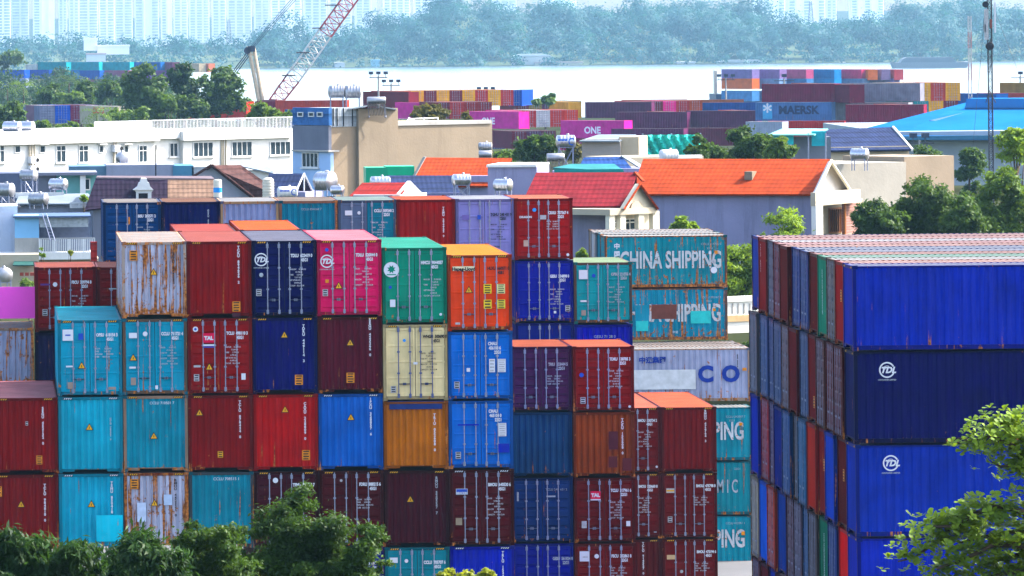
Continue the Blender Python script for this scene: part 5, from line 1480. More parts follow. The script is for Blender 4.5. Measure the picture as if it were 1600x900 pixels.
def fcont(x, y, D, rgb, label, face='end', L=L40, yaw=0.0, H=HHC, decals=(), roof=None, wide=None):
    """container whose near top corner (the shared vertical edge) shows at x, y; face 'end' runs to +x from it, 'side' shows its long side"""
    X, _, Z = W(x, y, D)
    root = tag(empty("shipping_container", (0, 0, 0)), label, "shipping container", FG)
    yw = R(yaw)
    k = (wide or CW) / CW
    if face == 'end':
        root.rotation_euler = (0, 0, yw); off = Vector((CW / 2 * k * math.cos(yw), CW / 2 * k * math.sin(yw), 0))
        root.location = Vector((X, D, Z - H)) + off
    else:
        a = R(-90) + yw; root.rotation_euler = (0, 0, a)
        off = Vector((-math.sin(yw) * CW / 2, math.cos(yw) * CW / 2, 0)); root.location = Vector((X, D, Z - H)) + off
    root.scale = (k, 1, 1)
    m = far_mat(rgb)
    place("frame", cached(("frame", L, H), lambda: m_frame(L, H)), [m, m], root)
    sm = cached(("side", L, H), lambda: m_side(L, H)); w = CW / 2 - .012
    place("side_panel", sm, m, root, (w, 0, 0)); place("side_panel", cached(("sideL", L, H), lambda: flipx(sm)), m, root, (-w, 0, 0))
    place("roof", cached(("roof", L, H), lambda: m_roof(L, H)), paint(roof or faded(rgb, .45), .1, .6, "container_roof_paint", .1), root)
    place("rear_wall", cached(("back", L, H), lambda: m_back(L, H)), m, root)
    if face == 'end' and decals != 'plain':
        rb = 6
        for sd in (-1, 1):
            d = place("door", cached(("door", H, sd, rb), lambda: m_door(H, sd, rb)), m, root)
            for xx in (.64, .2): place("lock_rod", cached(("rod", H, -sd), lambda: m_rod(H, -sd)), GALV, d, (sd * xx, -.005, 0))
    else:
        place("end_wall", cached(("end", H), lambda: m_end(H)), m, root)
    if decals and decals != 'plain':
        for dc in decals: decal(root, H, dc, 'side' if face == 'side' else None, L)
    return root


def far_row(x, y, D, yaw, specs, phrase, H=HHC, sidelen=L40):
    """a row of container ends running right from x, y; specs of (colour, rgb); the first may be ('side', ...)"""
    seen = {}
    X0, _, Z0 = W(x, y, D)
    i = 0
    cnt = {}
    for c, rgb in specs: cnt[c] = cnt.get(c, 0) + 1
    od = ["first", "second", "third", "fourth", "fifth"]
    for c, rgb in specs:
        dX = i * (CW + .06) * math.cos(R(yaw)); dY = i * (CW + .06) * math.sin(R(yaw))
        px_ = (X0 + dX) * FPX / (D + dY)
        seen[c] = seen.get(c, 0) + 1
        lab = f"{c} container end {phrase}" if cnt[c] == 1 else f"{od[seen[c]-1]} {c} container end from left {phrase}"
        root = fcont(x, y, D, rgb, lab, 'end', sidelen, yaw, H)
        root.location.x += dX; root.location.y += dY
        i += 1


mar, yel, pk, rdd, olv, gry, pur = (.17, .02, .035), (.78, .42, .02), (.85, .03, .30), (.42, .045, .05), (.30, .22, .07), (.42, .45, .52), (.10, .025, .075)
bluf, tea = (.01, .09, .42), (.0, .28, .32)
yw = 20
# striped stack with yellow ends
fcont(567, 143, 1225, mar, "maroon long side starting the yellow striped row behind the tan house", 'side', L40, -52)
far_row(622, 142.5, 1228, yw, [("red brown", rdd), ("yellow", yel), ("maroon", mar), ("yellow", yel), ("maroon", mar), ("yellow", yel), ("red brown", rdd), ("yellow", yel), ("red brown", rdd)], "in the yellow striped top row")
fcont(795, 141, 1262, bluf, "blue container ending the yellow striped top row", 'end', L40, -14)
far_row(681, 160, 1190, 10, [("dark red", mar), ("red", rdd), ("brick red", (.3, .03, .03)), ("dull red", (.24, .03, .04))], "under the yellow striped row")
ONE = lambda fx=.42, s=1.5: [("txt", fx, .72, "ONE", s, plain("pale_lettering", (.95, .80, 1.0), .6), .05)]
fcont(617, 160, 1205, (.72, .02, .36), "magenta container with pale letters, upper of the two beside the olive tree", 'side', L40, -30, decals=ONE())
far_row(648, 160, 1215, 20, [("rose pink", (.82, .03, .25))], "beside the olive tree")
fcont(731, 174, 1160, (.72, .02, .36), "magenta container with pale letters, lower one right of the olive tree", 'side', L40, -50, decals=ONE(.40, 1.5))
far_row(794, 173, 1168, 14, [("pink", pk), ("brick red", rdd), ("white", (.6, .62, .66)), ("orange red", (.5, .05, .03)), ("vermilion", (.6, .07, .05))], "beside the lower magenta container")
far_row(767, 206, 1150, 10, [("violet blue", (.05, .06, .22)), ("maroon", mar), ("dark maroon", (.09, .015, .03)), ("dull maroon", (.13, .02, .04))], "low behind the small water tank", )
# middle rows
far_row(806, 159, 1275, 10, [("maroon", mar), ("olive", olv), ("plum", pur), ("olive", olv), ("moss", (.22, .18, .09))], "in the thin row right of the blue one")
fcont(888, 159.5, 1235, yel, "yellow ribbed container beside the long purple one", 'end', L40, 12, decals='plain')
fcont(914, 159.5, 1232, pur, "long purple container, upper of the purple ones", 'side', L40, -20)
far_row(995, 158.5, 1240, 14, [("red", rdd), ("dark red", mar), ("pink", pk), ("brick red", rdd), ("rust red", (.4, .08, .04))], "beside the upper long purple container")
fcont(1090, 160.5, 1245, (.0, .07, .28), "dark blue long container before the river, beside the rust red end", 'side', L40, -8, H=HSTD)
fcont(971, 156, 1290, (.35, .10, .06), "brown roofed container farthest back by the water", 'side', L40, -6); fcont(1060, 156, 1296, (.35, .12, .07), "second brown roofed container farthest back by the water", 'side', L40, -6)
fcont(876, 188, 1120, (.72, .02, .36), "magenta container with pale letters standing alone before the purple ones", 'side', L40, -38, decals=ONE(.50, 1.5))
fcont(961, 175, 1130, pur, "long purple container, lower one beside the lone magenta", 'side', L40, -22)
far_row(1050, 175, 1136, 14, [("dull red", (.3, .05, .06))], "between the two lower purple containers")
fcont(1072, 173, 1128, pur, "long purple container, lower one beside the pale blue lettered stack", 'side', L40, -25)
far_row(1162, 173, 1132, 14, [("red brown", rdd)], "at the lower purple container's end")
fcont(875, 207, 1122, (.62, .04, .26), "pink container base partly hidden under the lone magenta one", 'side', L40, -38)
fcont(955, 201, 1112, (.12, .03, .09), "long plum container lowest before the turquoise net, beside the lone magenta", 'side', L40, -24); fcont(1066, 200, 1110, (.15, .02, .05), "long wine red container lowest before the turquoise net", 'side', L40, -22)
far_row(800, 205, 1125, 12, [("wine", (.16, .02, .05)), ("plum", pur), ("dark wine", (.12, .02, .05))], "lowest behind the round trees by the tall tank stand")
# red row far left of it
fcont(285, 159, 1120, (.48, .06, .05), "long red container with white label behind the white block", 'side', L40, -34, decals=[("plate", .1, .24, .9, .6, M_WHITE)], roof=(.5, .48, .46))
fcont(430, 157, 1160, (.48, .07, .055), "long red container beside the crane's foot", 'side', L40, -14, roof=(.55, .35, .3)); fcont(398, 158, 1168, (.16, .02, .06), "maroon container tucked beside the crane's foot", 'side', L20, -10)
fcont(445, 171, 1100, (.0, .10, .28), "blue container low behind the blue flank of the tan house", 'side', L20, -10)
# stack of grey, white with red wording
far_row(62, 165, 1090, 12, [("grey", (.22, .24, .35)), ("blue", (.01, .12, .55)), ("maroon", (.18, .03, .08)), ("violet", (.16, .10, .24))], "among the palms")
fcont(125, 165, 1085, (.55, .50, .40), "long beige container with red wording among the palms", 'side', L40, -62, decals=[("txt", .5, .42, "OOCL", 1.4, plain("red_wording", (.7, .03, .02), .6), .05)], roof=(.6, .6, .6))
fcont(40, 164, 1096, (.25, .16, .22), "dull mauve container end beside the palms", 'side', L20, -55, roof=(.6, .6, .6))
# pale blue lettered stack on the right
fcont(1190, 131, 1085, (.20, .02, .06), "long maroon container crowning the pale blue lettered stack", 'side', L40, -28)
far_row(1275, 130.5, 1092, 12, [("red", (.30, .06, .06))], "beside the crowning maroon container")
fcont(1291, 131, 1084, (.14, .015, .05), "short dark maroon side on the pale blue lettered stack", 'side', L40, -80); far_row(1310, 131, 1084, 10, [("dull red", (.28, .06, .08))], "before the long grey top container", )
fcont(1320, 130, 1085, (.24, .24, .30), "long grey container with small red mark in the top tier", 'side', L40, -24, decals=[("plate", .15, .25, 1.2, .5, plain("red_mark", (.65, .03, .05), .6))])
far_row(1408, 130, 1090, 14, [("beige grey", (.40, .32, .26)), ("yellow", yel), ("red", (.45, .07, .06)), ("golden", (.75, .40, .04))], "at the end of the top tier by the water")
fcont(1180, 160, 1078, (.10, .20, .42), "pale blue container with dark capital letters and a white star", 'side', L40, -22, decals=[("txt", .57, .62, "MAERSK", 1.75, plain("navy_lettering", (.01, .03, .10), .6), .07), ("plate", .16, .5, 1.5, 2.2, plain("sky_blue_panel", (.05, .35, .65), .6)), ("txt", .16, .86, "*", 3.2, M_WHITE, .05)])
far_row(1276, 160, 1084, 12, [("steel blue", (.15, .18, .32)), ("brown", (.22, .08, .06))], "at the pale blue lettered container's end")
fcont(1302, 160, 1082, (.26, .26, .30), "grey container behind the long crimson one", 'side', L40, -25)
fcont(1321, 163.5, 1062, (.22, .018, .06), "long crimson container resting before the grey ones", 'side', L40, -20)
far_row(1410, 163.5, 1066, 14, [("orange red", (.50, .08, .05))], "at the long crimson container's end")
far_row(1428, 158, 1090, 14, [("teal", tea), ("yellow", yel), ("maroon", mar)], "under the golden end by the water")
fcont(1200, 189, 1072, (.50, .035, .045), "long scarlet container low in the pale blue lettered stack", 'side', L40, -22)
far_row(1276, 189, 1078, 12, [("steel blue", (.14, .17, .30)), ("brown", (.22, .08, .06)), ("grey", (.24, .25, .30))], "lowest in the pale blue lettered stack")
fcont(1165, 190, 1060, (.40, .44, .55), "pale grey container beside the turquoise net", 'side', L20, -30)
far_row(1470, 146, 1150, 0, [("crimson", (.35, .03, .06))], "before the blue warehouse roof")
fcont(1488, 145.5, 1150, (.01, .10, .34), "blue long container before the blue warehouse roof", 'side', L40, -62); fcont(1526, 145, 1152, (.45, .07, .06), "red ribbed container before the blue warehouse roof", 'side', L40, -45); fcont(1587, 145, 1150, (.02, .16, .40), "blue container at the picture's edge beyond the warehouse", 'side', L40, -40); fcont(1562, 129, 1156, (.30, .20, .06), "olive container stacked high beyond the mast", 'side', L40, -62); fcont(1598, 129, 1156, (.02, .14, .36), "blue container stacked beside the olive one", 'side', L40, -50)
# low rank at far left bank
def low_stack(x0, y, D, segs, ph, H=HHC, L=L40):
    seen = {}
    for x1, c, rgb in segs:
        seen[c] = seen.get(c, 0) + 1
        s = D / FPX; ln = (x1 - x0) * s
        yawv = -math.degrees(math.acos(min(1, ln / L)))
        o = ["", "second ", "third ", "fourth "][seen[c] - 1]
        fcont(x0, y, D, rgb, f"{o}{c} container {ph}", 'side', L, yawv, H)
        x0 = x1
low_stack(59, 97, 2230, [(103, "teal", (.0, .30, .36)), (154, "sea green", (.0, .32, .38)), (202, "turquoise", (.0, .34, .40)), (250, "blue", (.03, .12, .36)), (268, "maroon", (.20, .05, .12))], "in the top row across the water's edge")
low_stack(110, 110, 2225, [(155, "dark blue", (.02, .10, .40)), (200, "mauve", (.30, .10, .18)), (226, "violet", (.14, .08, .28)), (268, "purple", (.18, .06, .2))], "in the second row at the far bank")
low_stack(134, 121.5, 2220, [(204, "dusty rose", (.35, .12, .2)), (262, "violet grey", (.15, .10, .26))], "in the lowest row at the far bank", L=L40 * 1.2)
low_stack(-6, 109, 2150, [(38, "royal blue", (.01, .10, .45)), (76, "navy", (.02, .08, .36)), (88, "plum", (.22, .05, .14)), (98, "emerald", (.0, .32, .28)), (112, "azure", (.02, .15, .4))], "at the picture's left edge by the bank")
low_stack(-6, 122, 2145, [(8, "cobalt", (.01, .1, .4)), (40, "pale grey", (.4, .45, .6))], "in the lower row at the left edge")
low_stack(298, 99, 2240, [(310, "cream", (.6, .5, .36)), (325, "salmon", (.6, .22, .14))], "behind the dark trees at the bank's end", L=L20)
low_stack(40, 100.5, 2235, [(58, "white", (.6, .62, .62))], "starting the top row across the water's edge", L=L20)

# moored ship carrying containers
sh = tag(empty("container_ship", (W(1127, 158, 1750)[0], 1750, -20)), "moored ship hull hidden behind the container stacks by the river", "ship", None)
def shx(x): return W(x, 150, 1750)[0] - sh.location.x
b = MB(); b.prism([(shx(1118), 23.0), (shx(1126), 0), (shx(1398), 0), (shx(1404), 23.0)], -1, 16); b.put("hull", plain("navy_hull", (.03, .05, .12), .5), sh)
b = MB(); b.box(shx(1118), shx(1122), 2, 5, 23, 29); b.put("bow_house", plain("cream_paint", (.6, .5, .42), .5), sh)
lav, ora = (.25, .20, .42), (.70, .18, .07)
def ship_row(x0, y, D, segs, ph):
    low_stack(x0, y, D, segs, ph, HSTD + .1, L40)
ship_row(1127, 108, 1752, [(1168, "lavender", lav), (1211, "lilac", (.28, .18, .38)), (1252, "rose", (.45, .10, .20)), (1296, "blue", (.02, .20, .44)), (1338, "pink red", (.60, .07, .16)), (1347, "orange", ora), (1368, "mauve grey", (.30, .20, .34)), (1388, "salmon red", (.60, .10, .12))], "in the ship's top tier")
ship_row(1127, 122.5, 1750, [(1168, "orange", ora), (1210, "pale blue", (.20, .30, .48)), (1253, "slate blue", (.08, .20, .40)), (1296, "azure", (.04, .24, .5)), (1340, "steel", (.16, .22, .36)), (1388, "violet", (.22, .16, .34))], "in the ship's second tier")
ship_row(1127, 141.5, 1748, [(1168, "sky blue", (.10, .25, .50)), (1210, "cornflower", (.10, .2, .45)), (1253, "grey blue", (.12, .2, .36))], "in the ship's lowest tier in view")
# low barge
bg = tag(empty("river_barge", (W(1408, 115, 2380)[0], 4600, -20)), "long low grey barge lying on the bright river", "barge")
bx = lambda x: W(x, 115, 4560)[0] - bg.location.x
b = MB(); b.prism([(bx(1408), 4.2), (bx(1411), .0), (bx(1524), .0), (bx(1529), 4.2), (bx(1524), 3.8), (bx(1412), 3.8)], 0, 17); b.put("hull", plain("grey_hull", (.14, .15, .17), .6), bg)
b = MB(); b.prism([(bx(1420), 3.8), (bx(1508), 3.8), (bx(1503), 6.4), (bx(1500), 7.2), (bx(1430), 7.2), (bx(1424), 6.0)], 1, 15); b.put("deckhouse", plain("dark_grey_deck", (.10, .11, .13), .6), bg)

# ------------------------------------------------------------ crane, masts, floodlights
def lattice(b, p0, p1, w0, w1, n, r, mi=0):
    """four chords with zigzag lacing between p0 and p1"""
    p0, p1 = Vector(p0), Vector(p1); d = (p1 - p0).normalized(); e1 = d.cross(Vector((0, 1, 0))).normalized(); e2 = d.cross(e1)
    pts = []
    for i in range(n + 1):
        t = i / n; c = p0.lerp(p1, t); w = w0 + (w1 - w0) * t
        pts.append([c + e1 * sx * w / 2 + e2 * sy * w / 2 for sx, sy in ((-1, -1), (1, -1), (1, 1), (-1, 1))])
    for i in range(n):
        for k in range(4):
            b.tube(pts[i][k], pts[i + 1][k], r, 5, mi=mi)
            k2 = (k + 1) % 4
            a, c = (k, k2) if i % 2 else (k2, k)
            b.tube(pts[i][a], pts[i + 1][c], r * .6, 4, mi=mi)
        for k in range(4): b.tube(pts[i][k], pts[i][(k + 1) % 4], r * .55, 4, mi=mi)
DK = 1200.0
RED_ST = plain("faded_red_steel", (.42, .06, .07), .6, 0, .25, .5); WHT_ST = plain("white_steel", (.66, .66, .64), .5, 0, .1, .5)
foot = W(422, 162, DK); tip = W(560, -18, DK)
cr = tag(empty("crane", (foot[0], DK, 0)), "tall lattice boom crane in red and white with a beige mast", "crane")
def cl(x, y, dd=0.0):
    q = W(x, y, DK); return (q[0] - foot[0], dd, q[2])
seg = [(422, 170, 458, 122, RED_ST, 5), (458, 122, 508, 52, WHT_ST, 8), (508, 52, 566, -28, RED_ST, 8)]
bo = None
for i, (a, c, e, f_, mt, n) in enumerate(seg):
    b = MB(); lattice(b, cl(a, c), cl(e, f_), 2.4 if i else 2.0, 2.4, n, .11)
    q = b.put("boom", mt, cr)
b = MB()
for x, y in ((450, 118), (472, 82), (497, 44), (517, 8)):
    u = Vector(cl(x, y)); b.box(u.x - 1.0, u.x + 1.2, -1.3, 1.3, u.z - .1, u.z + .1)
b.put("walkway", plain("dark_walkway", (.06, .05, .06), .7), cr)
b = MB(); b.tube(cl(388, 72), cl(405, 160), .3, 8, .38); b.tube(cl(396, 72), cl(411, 160), .3, 8, .36)
for t in (.15, .45, .75): b.tube(Vector(cl(388, 72)).lerp(Vector(cl(405, 160)), t), Vector(cl(396, 72)).lerp(Vector(cl(411, 160)), t), .2, 6)
b.put("mast", plain("beige_steel", (.62, .48, .34), .5), cr)
b = MB(); u = cl(389, 79); b.lathe((u[0] - .3, -.4, u[2]), (0, 1, 0), [(0, .001), (0, .6), (.8, .6), (.8, .001)], 14); b.box(u[0] - .2, u[0] + 1.1, -.4, .4, u[2] - .2, u[2] + .8); b.put("mast_head", plain("dark_pulley", (.05, .06, .10), .6), cr)
b = MB()
for k in range(3):
    b.tube(cl(390 + k * 2, 75 + k), cl(466 + k * 4, -14), .055, 5); b.tube(cl(386 + k * 2, 82 + k * 2), cl(350 + k * 4, 130), .10, 5)
b.put("stay_cable", plain("dark_cable", (.04, .05, .09), .6), cr)
b = MB(); b.tube(cl(542, 8, -1.5), cl(420, 150, -1.5), .03, 4); b.put("hoist_rope", plain("dark_cable", (.04, .05, .09), .6), cr)
b = MB(); b.box(cl(404, 0)[0], cl(430, 0)[0], -2, 2, 0, cl(0, 160)[2]); b.put("cab", plain("crane_maroon", (.14, .03, .06), .6), cr)

def floodlight(label, x, y0, y1, D, n=3):
    q = W(x, y0, D); g = zground(q[0], D)
    root = tag(empty("floodlight_mast", (q[0], D, g)), label, "floodlight mast", "floodlight masts in the far yard")
    h = q[2] - g
    b = MB(); b.tube((0, 0, -.2), (0, 0, h - .6), .24, 8, .14); b.put("pole", plain("grey_pole", (.30, .30, .30), .6), root)
    b = MB(); b.box(-1.6, 1.6, -.06, .06, h - 1.0, h - .85); b.put("crossarm", plain("dark_arm", (.05, .05, .07), .6), root)
    for i in range(n):
        xx = (i - (n - 1) / 2) * 1.3
        b = MB(); b.tube((xx, 0, h - .9), (xx, 0, h - .3), .06, 5); b.box(xx - .38, xx + .38, -.5, .25, h - .35, h + .15); b.put("lamp_head", plain("dark_lamp_housing", (.03, .04, .08), .5), root)
floodlight("floodlight mast over the striped row, taller one beside the round tank", 591, 113, 142, 1215)
floodlight("shorter floodlight mast behind the striped row's first ends", 611, 125.5, 142, 1240)
floodlight("floodlight mast before the ship's first containers", 1134, 117, 156, 1300)
floodlight("single floodlight above the crowning maroon container", 1225, 117, 131, 1100, 1)
floodlight("single floodlight beyond the mast at the picture's edge", 1594, 113, 130, 1170, 1)
floodlight("low floodlight head over the striped row beside its blue end", 759, 137, 142, 1290)
floodlight("low pair of floodlights before the blue warehouse wall", 1436, 210, 216, 745, 2)

# telecom mast
DT_ = 560.0
base = W(1549, 270, DT_)
tm = tag(empty("telecom_mast", (base[0], DT_, ZG)), "slim dark lattice telecom mast with antennas and a round dish", "telecom mast")
def tl(x, y, d=0.0): q = W(x, y, DT_); return Vector((q[0] - base[0], d, q[2] - ZG))
dk = plain("dark_galvanised", (.06, .06, .075), .5, .2, .2, 2)
b = MB(); lattice(b, (0, 0, 0), tl(1545.5, -30), .34, .32, 60, .035); b.put("tower", dk, tm)
for (x, y0, y1, w, mt) in ((1540.5, 14, 62, 3.0, M_GREY), (1554, 4, 51, 1.4, M_WHITE), (1547.5, 30, 44, 2.0, plain("rust_box", (.22, .06, .05), .6)), (1538, 38, 50, 1.4, M_GREY)):
    u0, u1 = tl(x, y1), tl(x, y0); ww = w * DT_ / FPX
    b = MB(); b.box(u0.x - ww, u0.x + ww, -.35, -.15, u0.z, u1.z); b.put("panel_antenna", mt, tm)
u = tl(1545.5, 72); b = MB(); b.lathe((u.x, -.25, u.z), (0, -1, 0), [(0, .001), (0, .33), (.18, .33), (.22, .3), (.22, .001)], 18); b.put("dish", plain("dark_dish", (.02, .02, .03), .6), tm)
u = tl(1539, 7); b = MB(); b.lathe((u.x, -.2, u.z), (0, -1, 0), [(0, .001), (0, .26), (.15, .26), (.15, .001)], 16); b.put("dish", plain("dark_dish", (.02, .02, .03), .6), tm)
for x, y in ((1545, 62), (1546, 86), (1544, 104)):
    u = tl(x, y); b = MB(); b.tube((u.x - .1, -.22, u.z - .4), (u.x + .22, -.22, u.z + .2), .03, 5); b.tube((u.x + .22, -.22, u.z + .2), (u.x + .05, -.22, u.z - .5), .03, 5); b.put("cable_loop", dk, tm)
b = MB(); u = tl(1546, 145); b.tube(u + Vector((-.3, 0, -.8)), u + Vector((0, 0, .2)), .04, 5); b.tube(u + Vector((.5, 0, -.8)), u + Vector((0, 0, .2)), .04, 5); b.put("bracket", dk, tm)
for (xa_, ya_, xb_, yb_) in ((1552, 10, 1590, 110), (1540, 5, 1520, 230), (1538, 20, 1528, 150)):
    b = MB(); b.tube(tl(xa_, ya_), tl(xb_, yb_) if yb_ < 200 else tl(xb_, yb_), .012, 4); b.put("guy_wire", dk, tm)
D2 = 900.0
q = W(1516, 150, D2)
sm_ = tag(empty("radio_mast", (q[0], D2, ZG)), "thin pale red and white radio mast beyond the telecom mast", "radio mast")
for i in range(5):
    z0 = W(1516, 150 - i * 25, D2)[2] - ZG; z1 = W(1516, 125 - i * 25, D2)[2] - ZG
    b = MB(); lattice(b, (0, 0, max(0, z0) if i else 0), (0, 0, z1), .42, .42, 8, .03); b.put("mast_section", plain("pale_red_steel", (.42, .22, .24), .7) if i % 2 else plain("pale_grey_steel", (.45, .46, .48), .7), sm_)

# ------------------------------------------------------------ far towers and shore buildings
def tower(label, x0, x1, ybase, ytop, D, seed):
    D *= 1.62; q0, q1 = W(x0, ybase, D), W(x1, ytop, D); w = q1[0] - q0[0]
    root = tag(empty("apartment_tower", (q0[0], D, -22)), label, "apartment tower", "hazy apartment towers beyond the river")
    rg = random.Random(seed); h = q1[2] + 22
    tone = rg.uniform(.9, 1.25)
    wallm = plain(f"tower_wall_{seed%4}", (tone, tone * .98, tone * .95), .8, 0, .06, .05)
    b = MB(); b.box(0, w, 0, 22, 0, h); b.put("wall", wallm, root)
    fh = 3.3; nf = int(h / fh); nb = max(2, int(w / 7.5)); bw = w / nb
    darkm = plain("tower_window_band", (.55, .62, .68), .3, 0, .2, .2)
    for k in range(nb):
        if rg.random() < .22 and k: 
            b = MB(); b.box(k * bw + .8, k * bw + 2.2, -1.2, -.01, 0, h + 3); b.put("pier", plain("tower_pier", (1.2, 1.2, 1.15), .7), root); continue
        b = MB()
        b.box(k * bw + 1.4, (k + 1) * bw - 1.0, -.06, -.01, 1, nf * fh - .3)
        o = b.put("window_column", darkm, root)
        b = MB()
        for f in range(nf):
            z = f * fh
            b.box(k * bw + 1.0, (k + 1) * bw - .6, -1.3, -.01, z - .15, z + .75)
        b.put("balcony_column", wallm, root)
    b = MB(); b.box(w * .3, w * .7, 4, 16, h, h + 5); b.put("roof_house", wallm, root)
TW = [(-20, 16), (18, 44), (52, 84), (92, 104), (108, 122), (123, 152), (155, 178), (180, 206), (211, 247), (252, 268), (272, 292), (296, 326), (332, 352), (356, 392), (398, 420), (424, 470), (476, 510), (515, 548), (556, 588), (600, 640), (648, 690), (770, 806), (850, 900), (1180, 1226), (1232, 1288), (1292, 1306), (1330, 1380)]
od_ = ["first", "second", "third", "fourth", "fifth", "sixth", "seventh", "eighth", "ninth", "tenth", "eleventh", "twelfth", "thirteenth", "fourteenth", "fifteenth", "sixteenth", "seventeenth", "eighteenth", "nineteenth", "twentieth", "twenty first", "twenty second", "twenty third", "twenty fourth", "twenty fifth", "twenty sixth", "twenty seventh"]
for i, (a, c) in enumerate(TW):
    wd = "narrow" if c - a < 22 else "wide" if c - a > 34 else "mid width"
    tower(f"{wd} pale apartment tower in haze, {od_[i]} of the skyline from left", a, c, 62, -70 - (i * 37) % 50, 4700 + (i * 131) % 500, i)
tag_b = 0
def shore(label, x0, x1, y0, y1, D, rgb, roofrgb=None, gable=False):
    D *= 1.72; q0, q1 = W(x0, y1, D), W(x1, y0, D); w, h = q1[0] - q0[0], q1[2] - q0[2]
    root = tag(empty("shore_building", (q0[0], D, q0[2] - 3)), label, "building", "small buildings on the far shore")
    b = MB(); b.box(0, w, 0, 8, 0, 3 + h * .7); b.put("wall", plain("shore_wall", rgb, .8), root)
    b = MB(); b.prism([(-.6, 3 + h * .7), (w + .6, 3 + h * .7), (w * .8 if gable else w + .4, 3 + h), (w * .2 if gable else 0, 3 + h)], -.6, 8.6); b.put("roof", plain("shore_roof", roofrgb or rgb, .7), root)
shore("white block on the hazy far bank above the teal containers", 131, 152, 59, 73, 2905, (.9, .9, .88)); shore("long cream hall beside the white block on the far bank", 152, 202, 70, 79, 2904, (.9, .88, .8))
shore("pale house on the far bank below the white block", 135, 165, 83, 90, 2900, (.6, .62, .66), (.5, .35, .33)); shore("pale roofed house at the bank near the lattice boom", 523, 539, 97, 102, 2926, (.6, .62, .66), (.7, .7, .7), True)
shore("pale blue house at the shore under the lone tall crown", 580, 593, 93, 103, 2927, (.25, .5, .65)); shore("long pale sheds on the far shore under the wooded hill", 800, 862, 84, 95, 2928, (.5, .52, .5), (.62, .66, .66), True)
shore("cream wall with red roof at the far shore beside the long sheds", 836, 910, 96, 104, 2926, (.7, .66, .5), (.55, .45, .42)); shore("white boathouse at the far shore by itself", 1058, 1086, 96, 103, 2927, (.85, .85, .85), (.8, .8, .8))
shore("red roofed villa amid the hill's trees", 1013, 1029, 42, 50, 3060, (.5, .45, .42), (.6, .3, .26), True); shore("orange roofed house lower on the hill", 1040, 1053, 60, 67, 3020, (.5, .45, .4), (.7, .35, .25), True)
shore("white tent roof at the shore behind the ship", 1312, 1324, 97, 104, 2926, (.9, .9, .9), (.9, .9, .9), True); shore("pale sheds at the shore behind the ship's first tiers", 1120, 1200, 93, 105, 2928, (.5, .55, .6), (.6, .63, .66), True)
def pylon(label, x, y0, y1, D):
    D *= 1.72; q = W(x, y1, D); root = tag(empty("far_pylon", (q[0], D, q[2])), label, "pylon"); h = W(x, y0, D)[2] - q[2]
    b = MB(); lattice(b, (0, 0, 0), (0, 0, h), 3.8, 1.4, 8, .24); b.put("tower", plain("pylon_steel", (.3, .32, .35), .6), root)
    b = MB(); b.box(-2.6, 2.6, -.3, .3, h * .86, h * .88); b.put("arm", plain("pylon_steel", (.3, .32, .35), .6), root)
pylon("hazy thin pylon beside the twin bare crane arms on the far bank", 358, 30, 66, 3000); pylon("hazy thin pylon above the hill before the bright tower", 1267, 2, 36, 3150)

# ------------------------------------------------------------ far wood, mid trees, near trees
rg = np.random.default_rng(11)
bl_, cnt_ = [], 0
for D in (5028, 5050, 5100, 5170, 5250, 5330, 5370):
    x = -60
    while x < 1680:
        step = rg.uniform(12, 26)
        X = W(x, 60, D)[0]; z = hill_z(min(1680, x), D) if D > 5040 else -26
        r = rg.uniform(7.0, 18.0) * (.6 if D < 5040 else .8 if D < 5090 else 1) * (.62 if x < 420 else 1)
        if D >= 5330: z = W(x, prof(x) + rg.uniform(-2, 7), D)[2] - 2.2 * r
        zc = min(z + r * 1.1, W(x, prof(max(-60, min(1680, x))) + rg.uniform(-3, 4), D)[2] - r * .75)
        for k in range(3):
            bl_.append((X + rg.normal() * r * .5, D + rg.normal() * r * .4, zc + rg.normal() * r * .35, r * .75, r * .75, r * .62))
        x += step * (3.2 / 3)
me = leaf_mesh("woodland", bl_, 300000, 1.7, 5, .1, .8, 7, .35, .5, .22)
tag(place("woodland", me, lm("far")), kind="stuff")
# low wood on the left bank and under the left trees
bl_ = []
for i in range(150):
    D = rg.uniform(1340, 2050); x = rg.uniform(-20, 325); X = W(x, 130, D)[0]; r = rg.uniform(2.0, 4.0); z = zground(X, D)
    bl_.append((X, D, z + r * .8, r, r, r * .9))
me = leaf_mesh("bank_scrub", bl_, 26000, .75, 6, .1, .7, 6)
tag(place("bank_scrub", me, lm("deep")), kind="stuff")

TG = "trees behind the white block"
T = tree
T("broadleaf_tree", "dark round tree before the far bank, beside the tallest pair", 228, 106, 1000, 84, 96, 'dark', 8000, .7, 1, TG, nblob=18, lobe=.4)
T("broadleaf_tree", "tall dark tree nearest the crane cables", 336, 102, 1010, 84, 92, 'dark', 7500, .7, 2, TG, nblob=18, lobe=.4)
T("broadleaf_tree", "tallest dark tree of the pair behind the long red container", 288, 91, 1015, 66, 100, 'deep', 7000, .7, 3, TG, nblob=18, lobe=.4)
T("broadleaf_tree", "low dark tree spreading under the tall dark ones", 262, 136, 985, 130, 60, 'dark', 8000, .7, 4, TG, nblob=16, lobe=.42)
T("broadleaf_tree", "mid green bush between the beige container and the railing", 200, 160, 960, 84, 46, 'mid', 5200, .6, 5, TG, nblob=14)
T("broadleaf_tree", "bright bush above the railing before the long red container", 400, 160, 700, 70, 36, 'mid', 4200, .42, 6, TG)
T("broadleaf_tree", "second bright bush above the railing beside the blue flank", 438, 168, 690, 46, 30, 'mid', 3200, .42, 7, TG)
T("broadleaf_tree", "leafy scrub at the picture's edge above the twin roof tanks", 12, 158, 940, 70, 46, 'dark', 4200, .6, 8, TG)
T("broadleaf_tree", "yellow green scrub beside the twin roof tanks", 62, 186, 920, 70, 26, 'mid', 3000, .55, 9, TG)
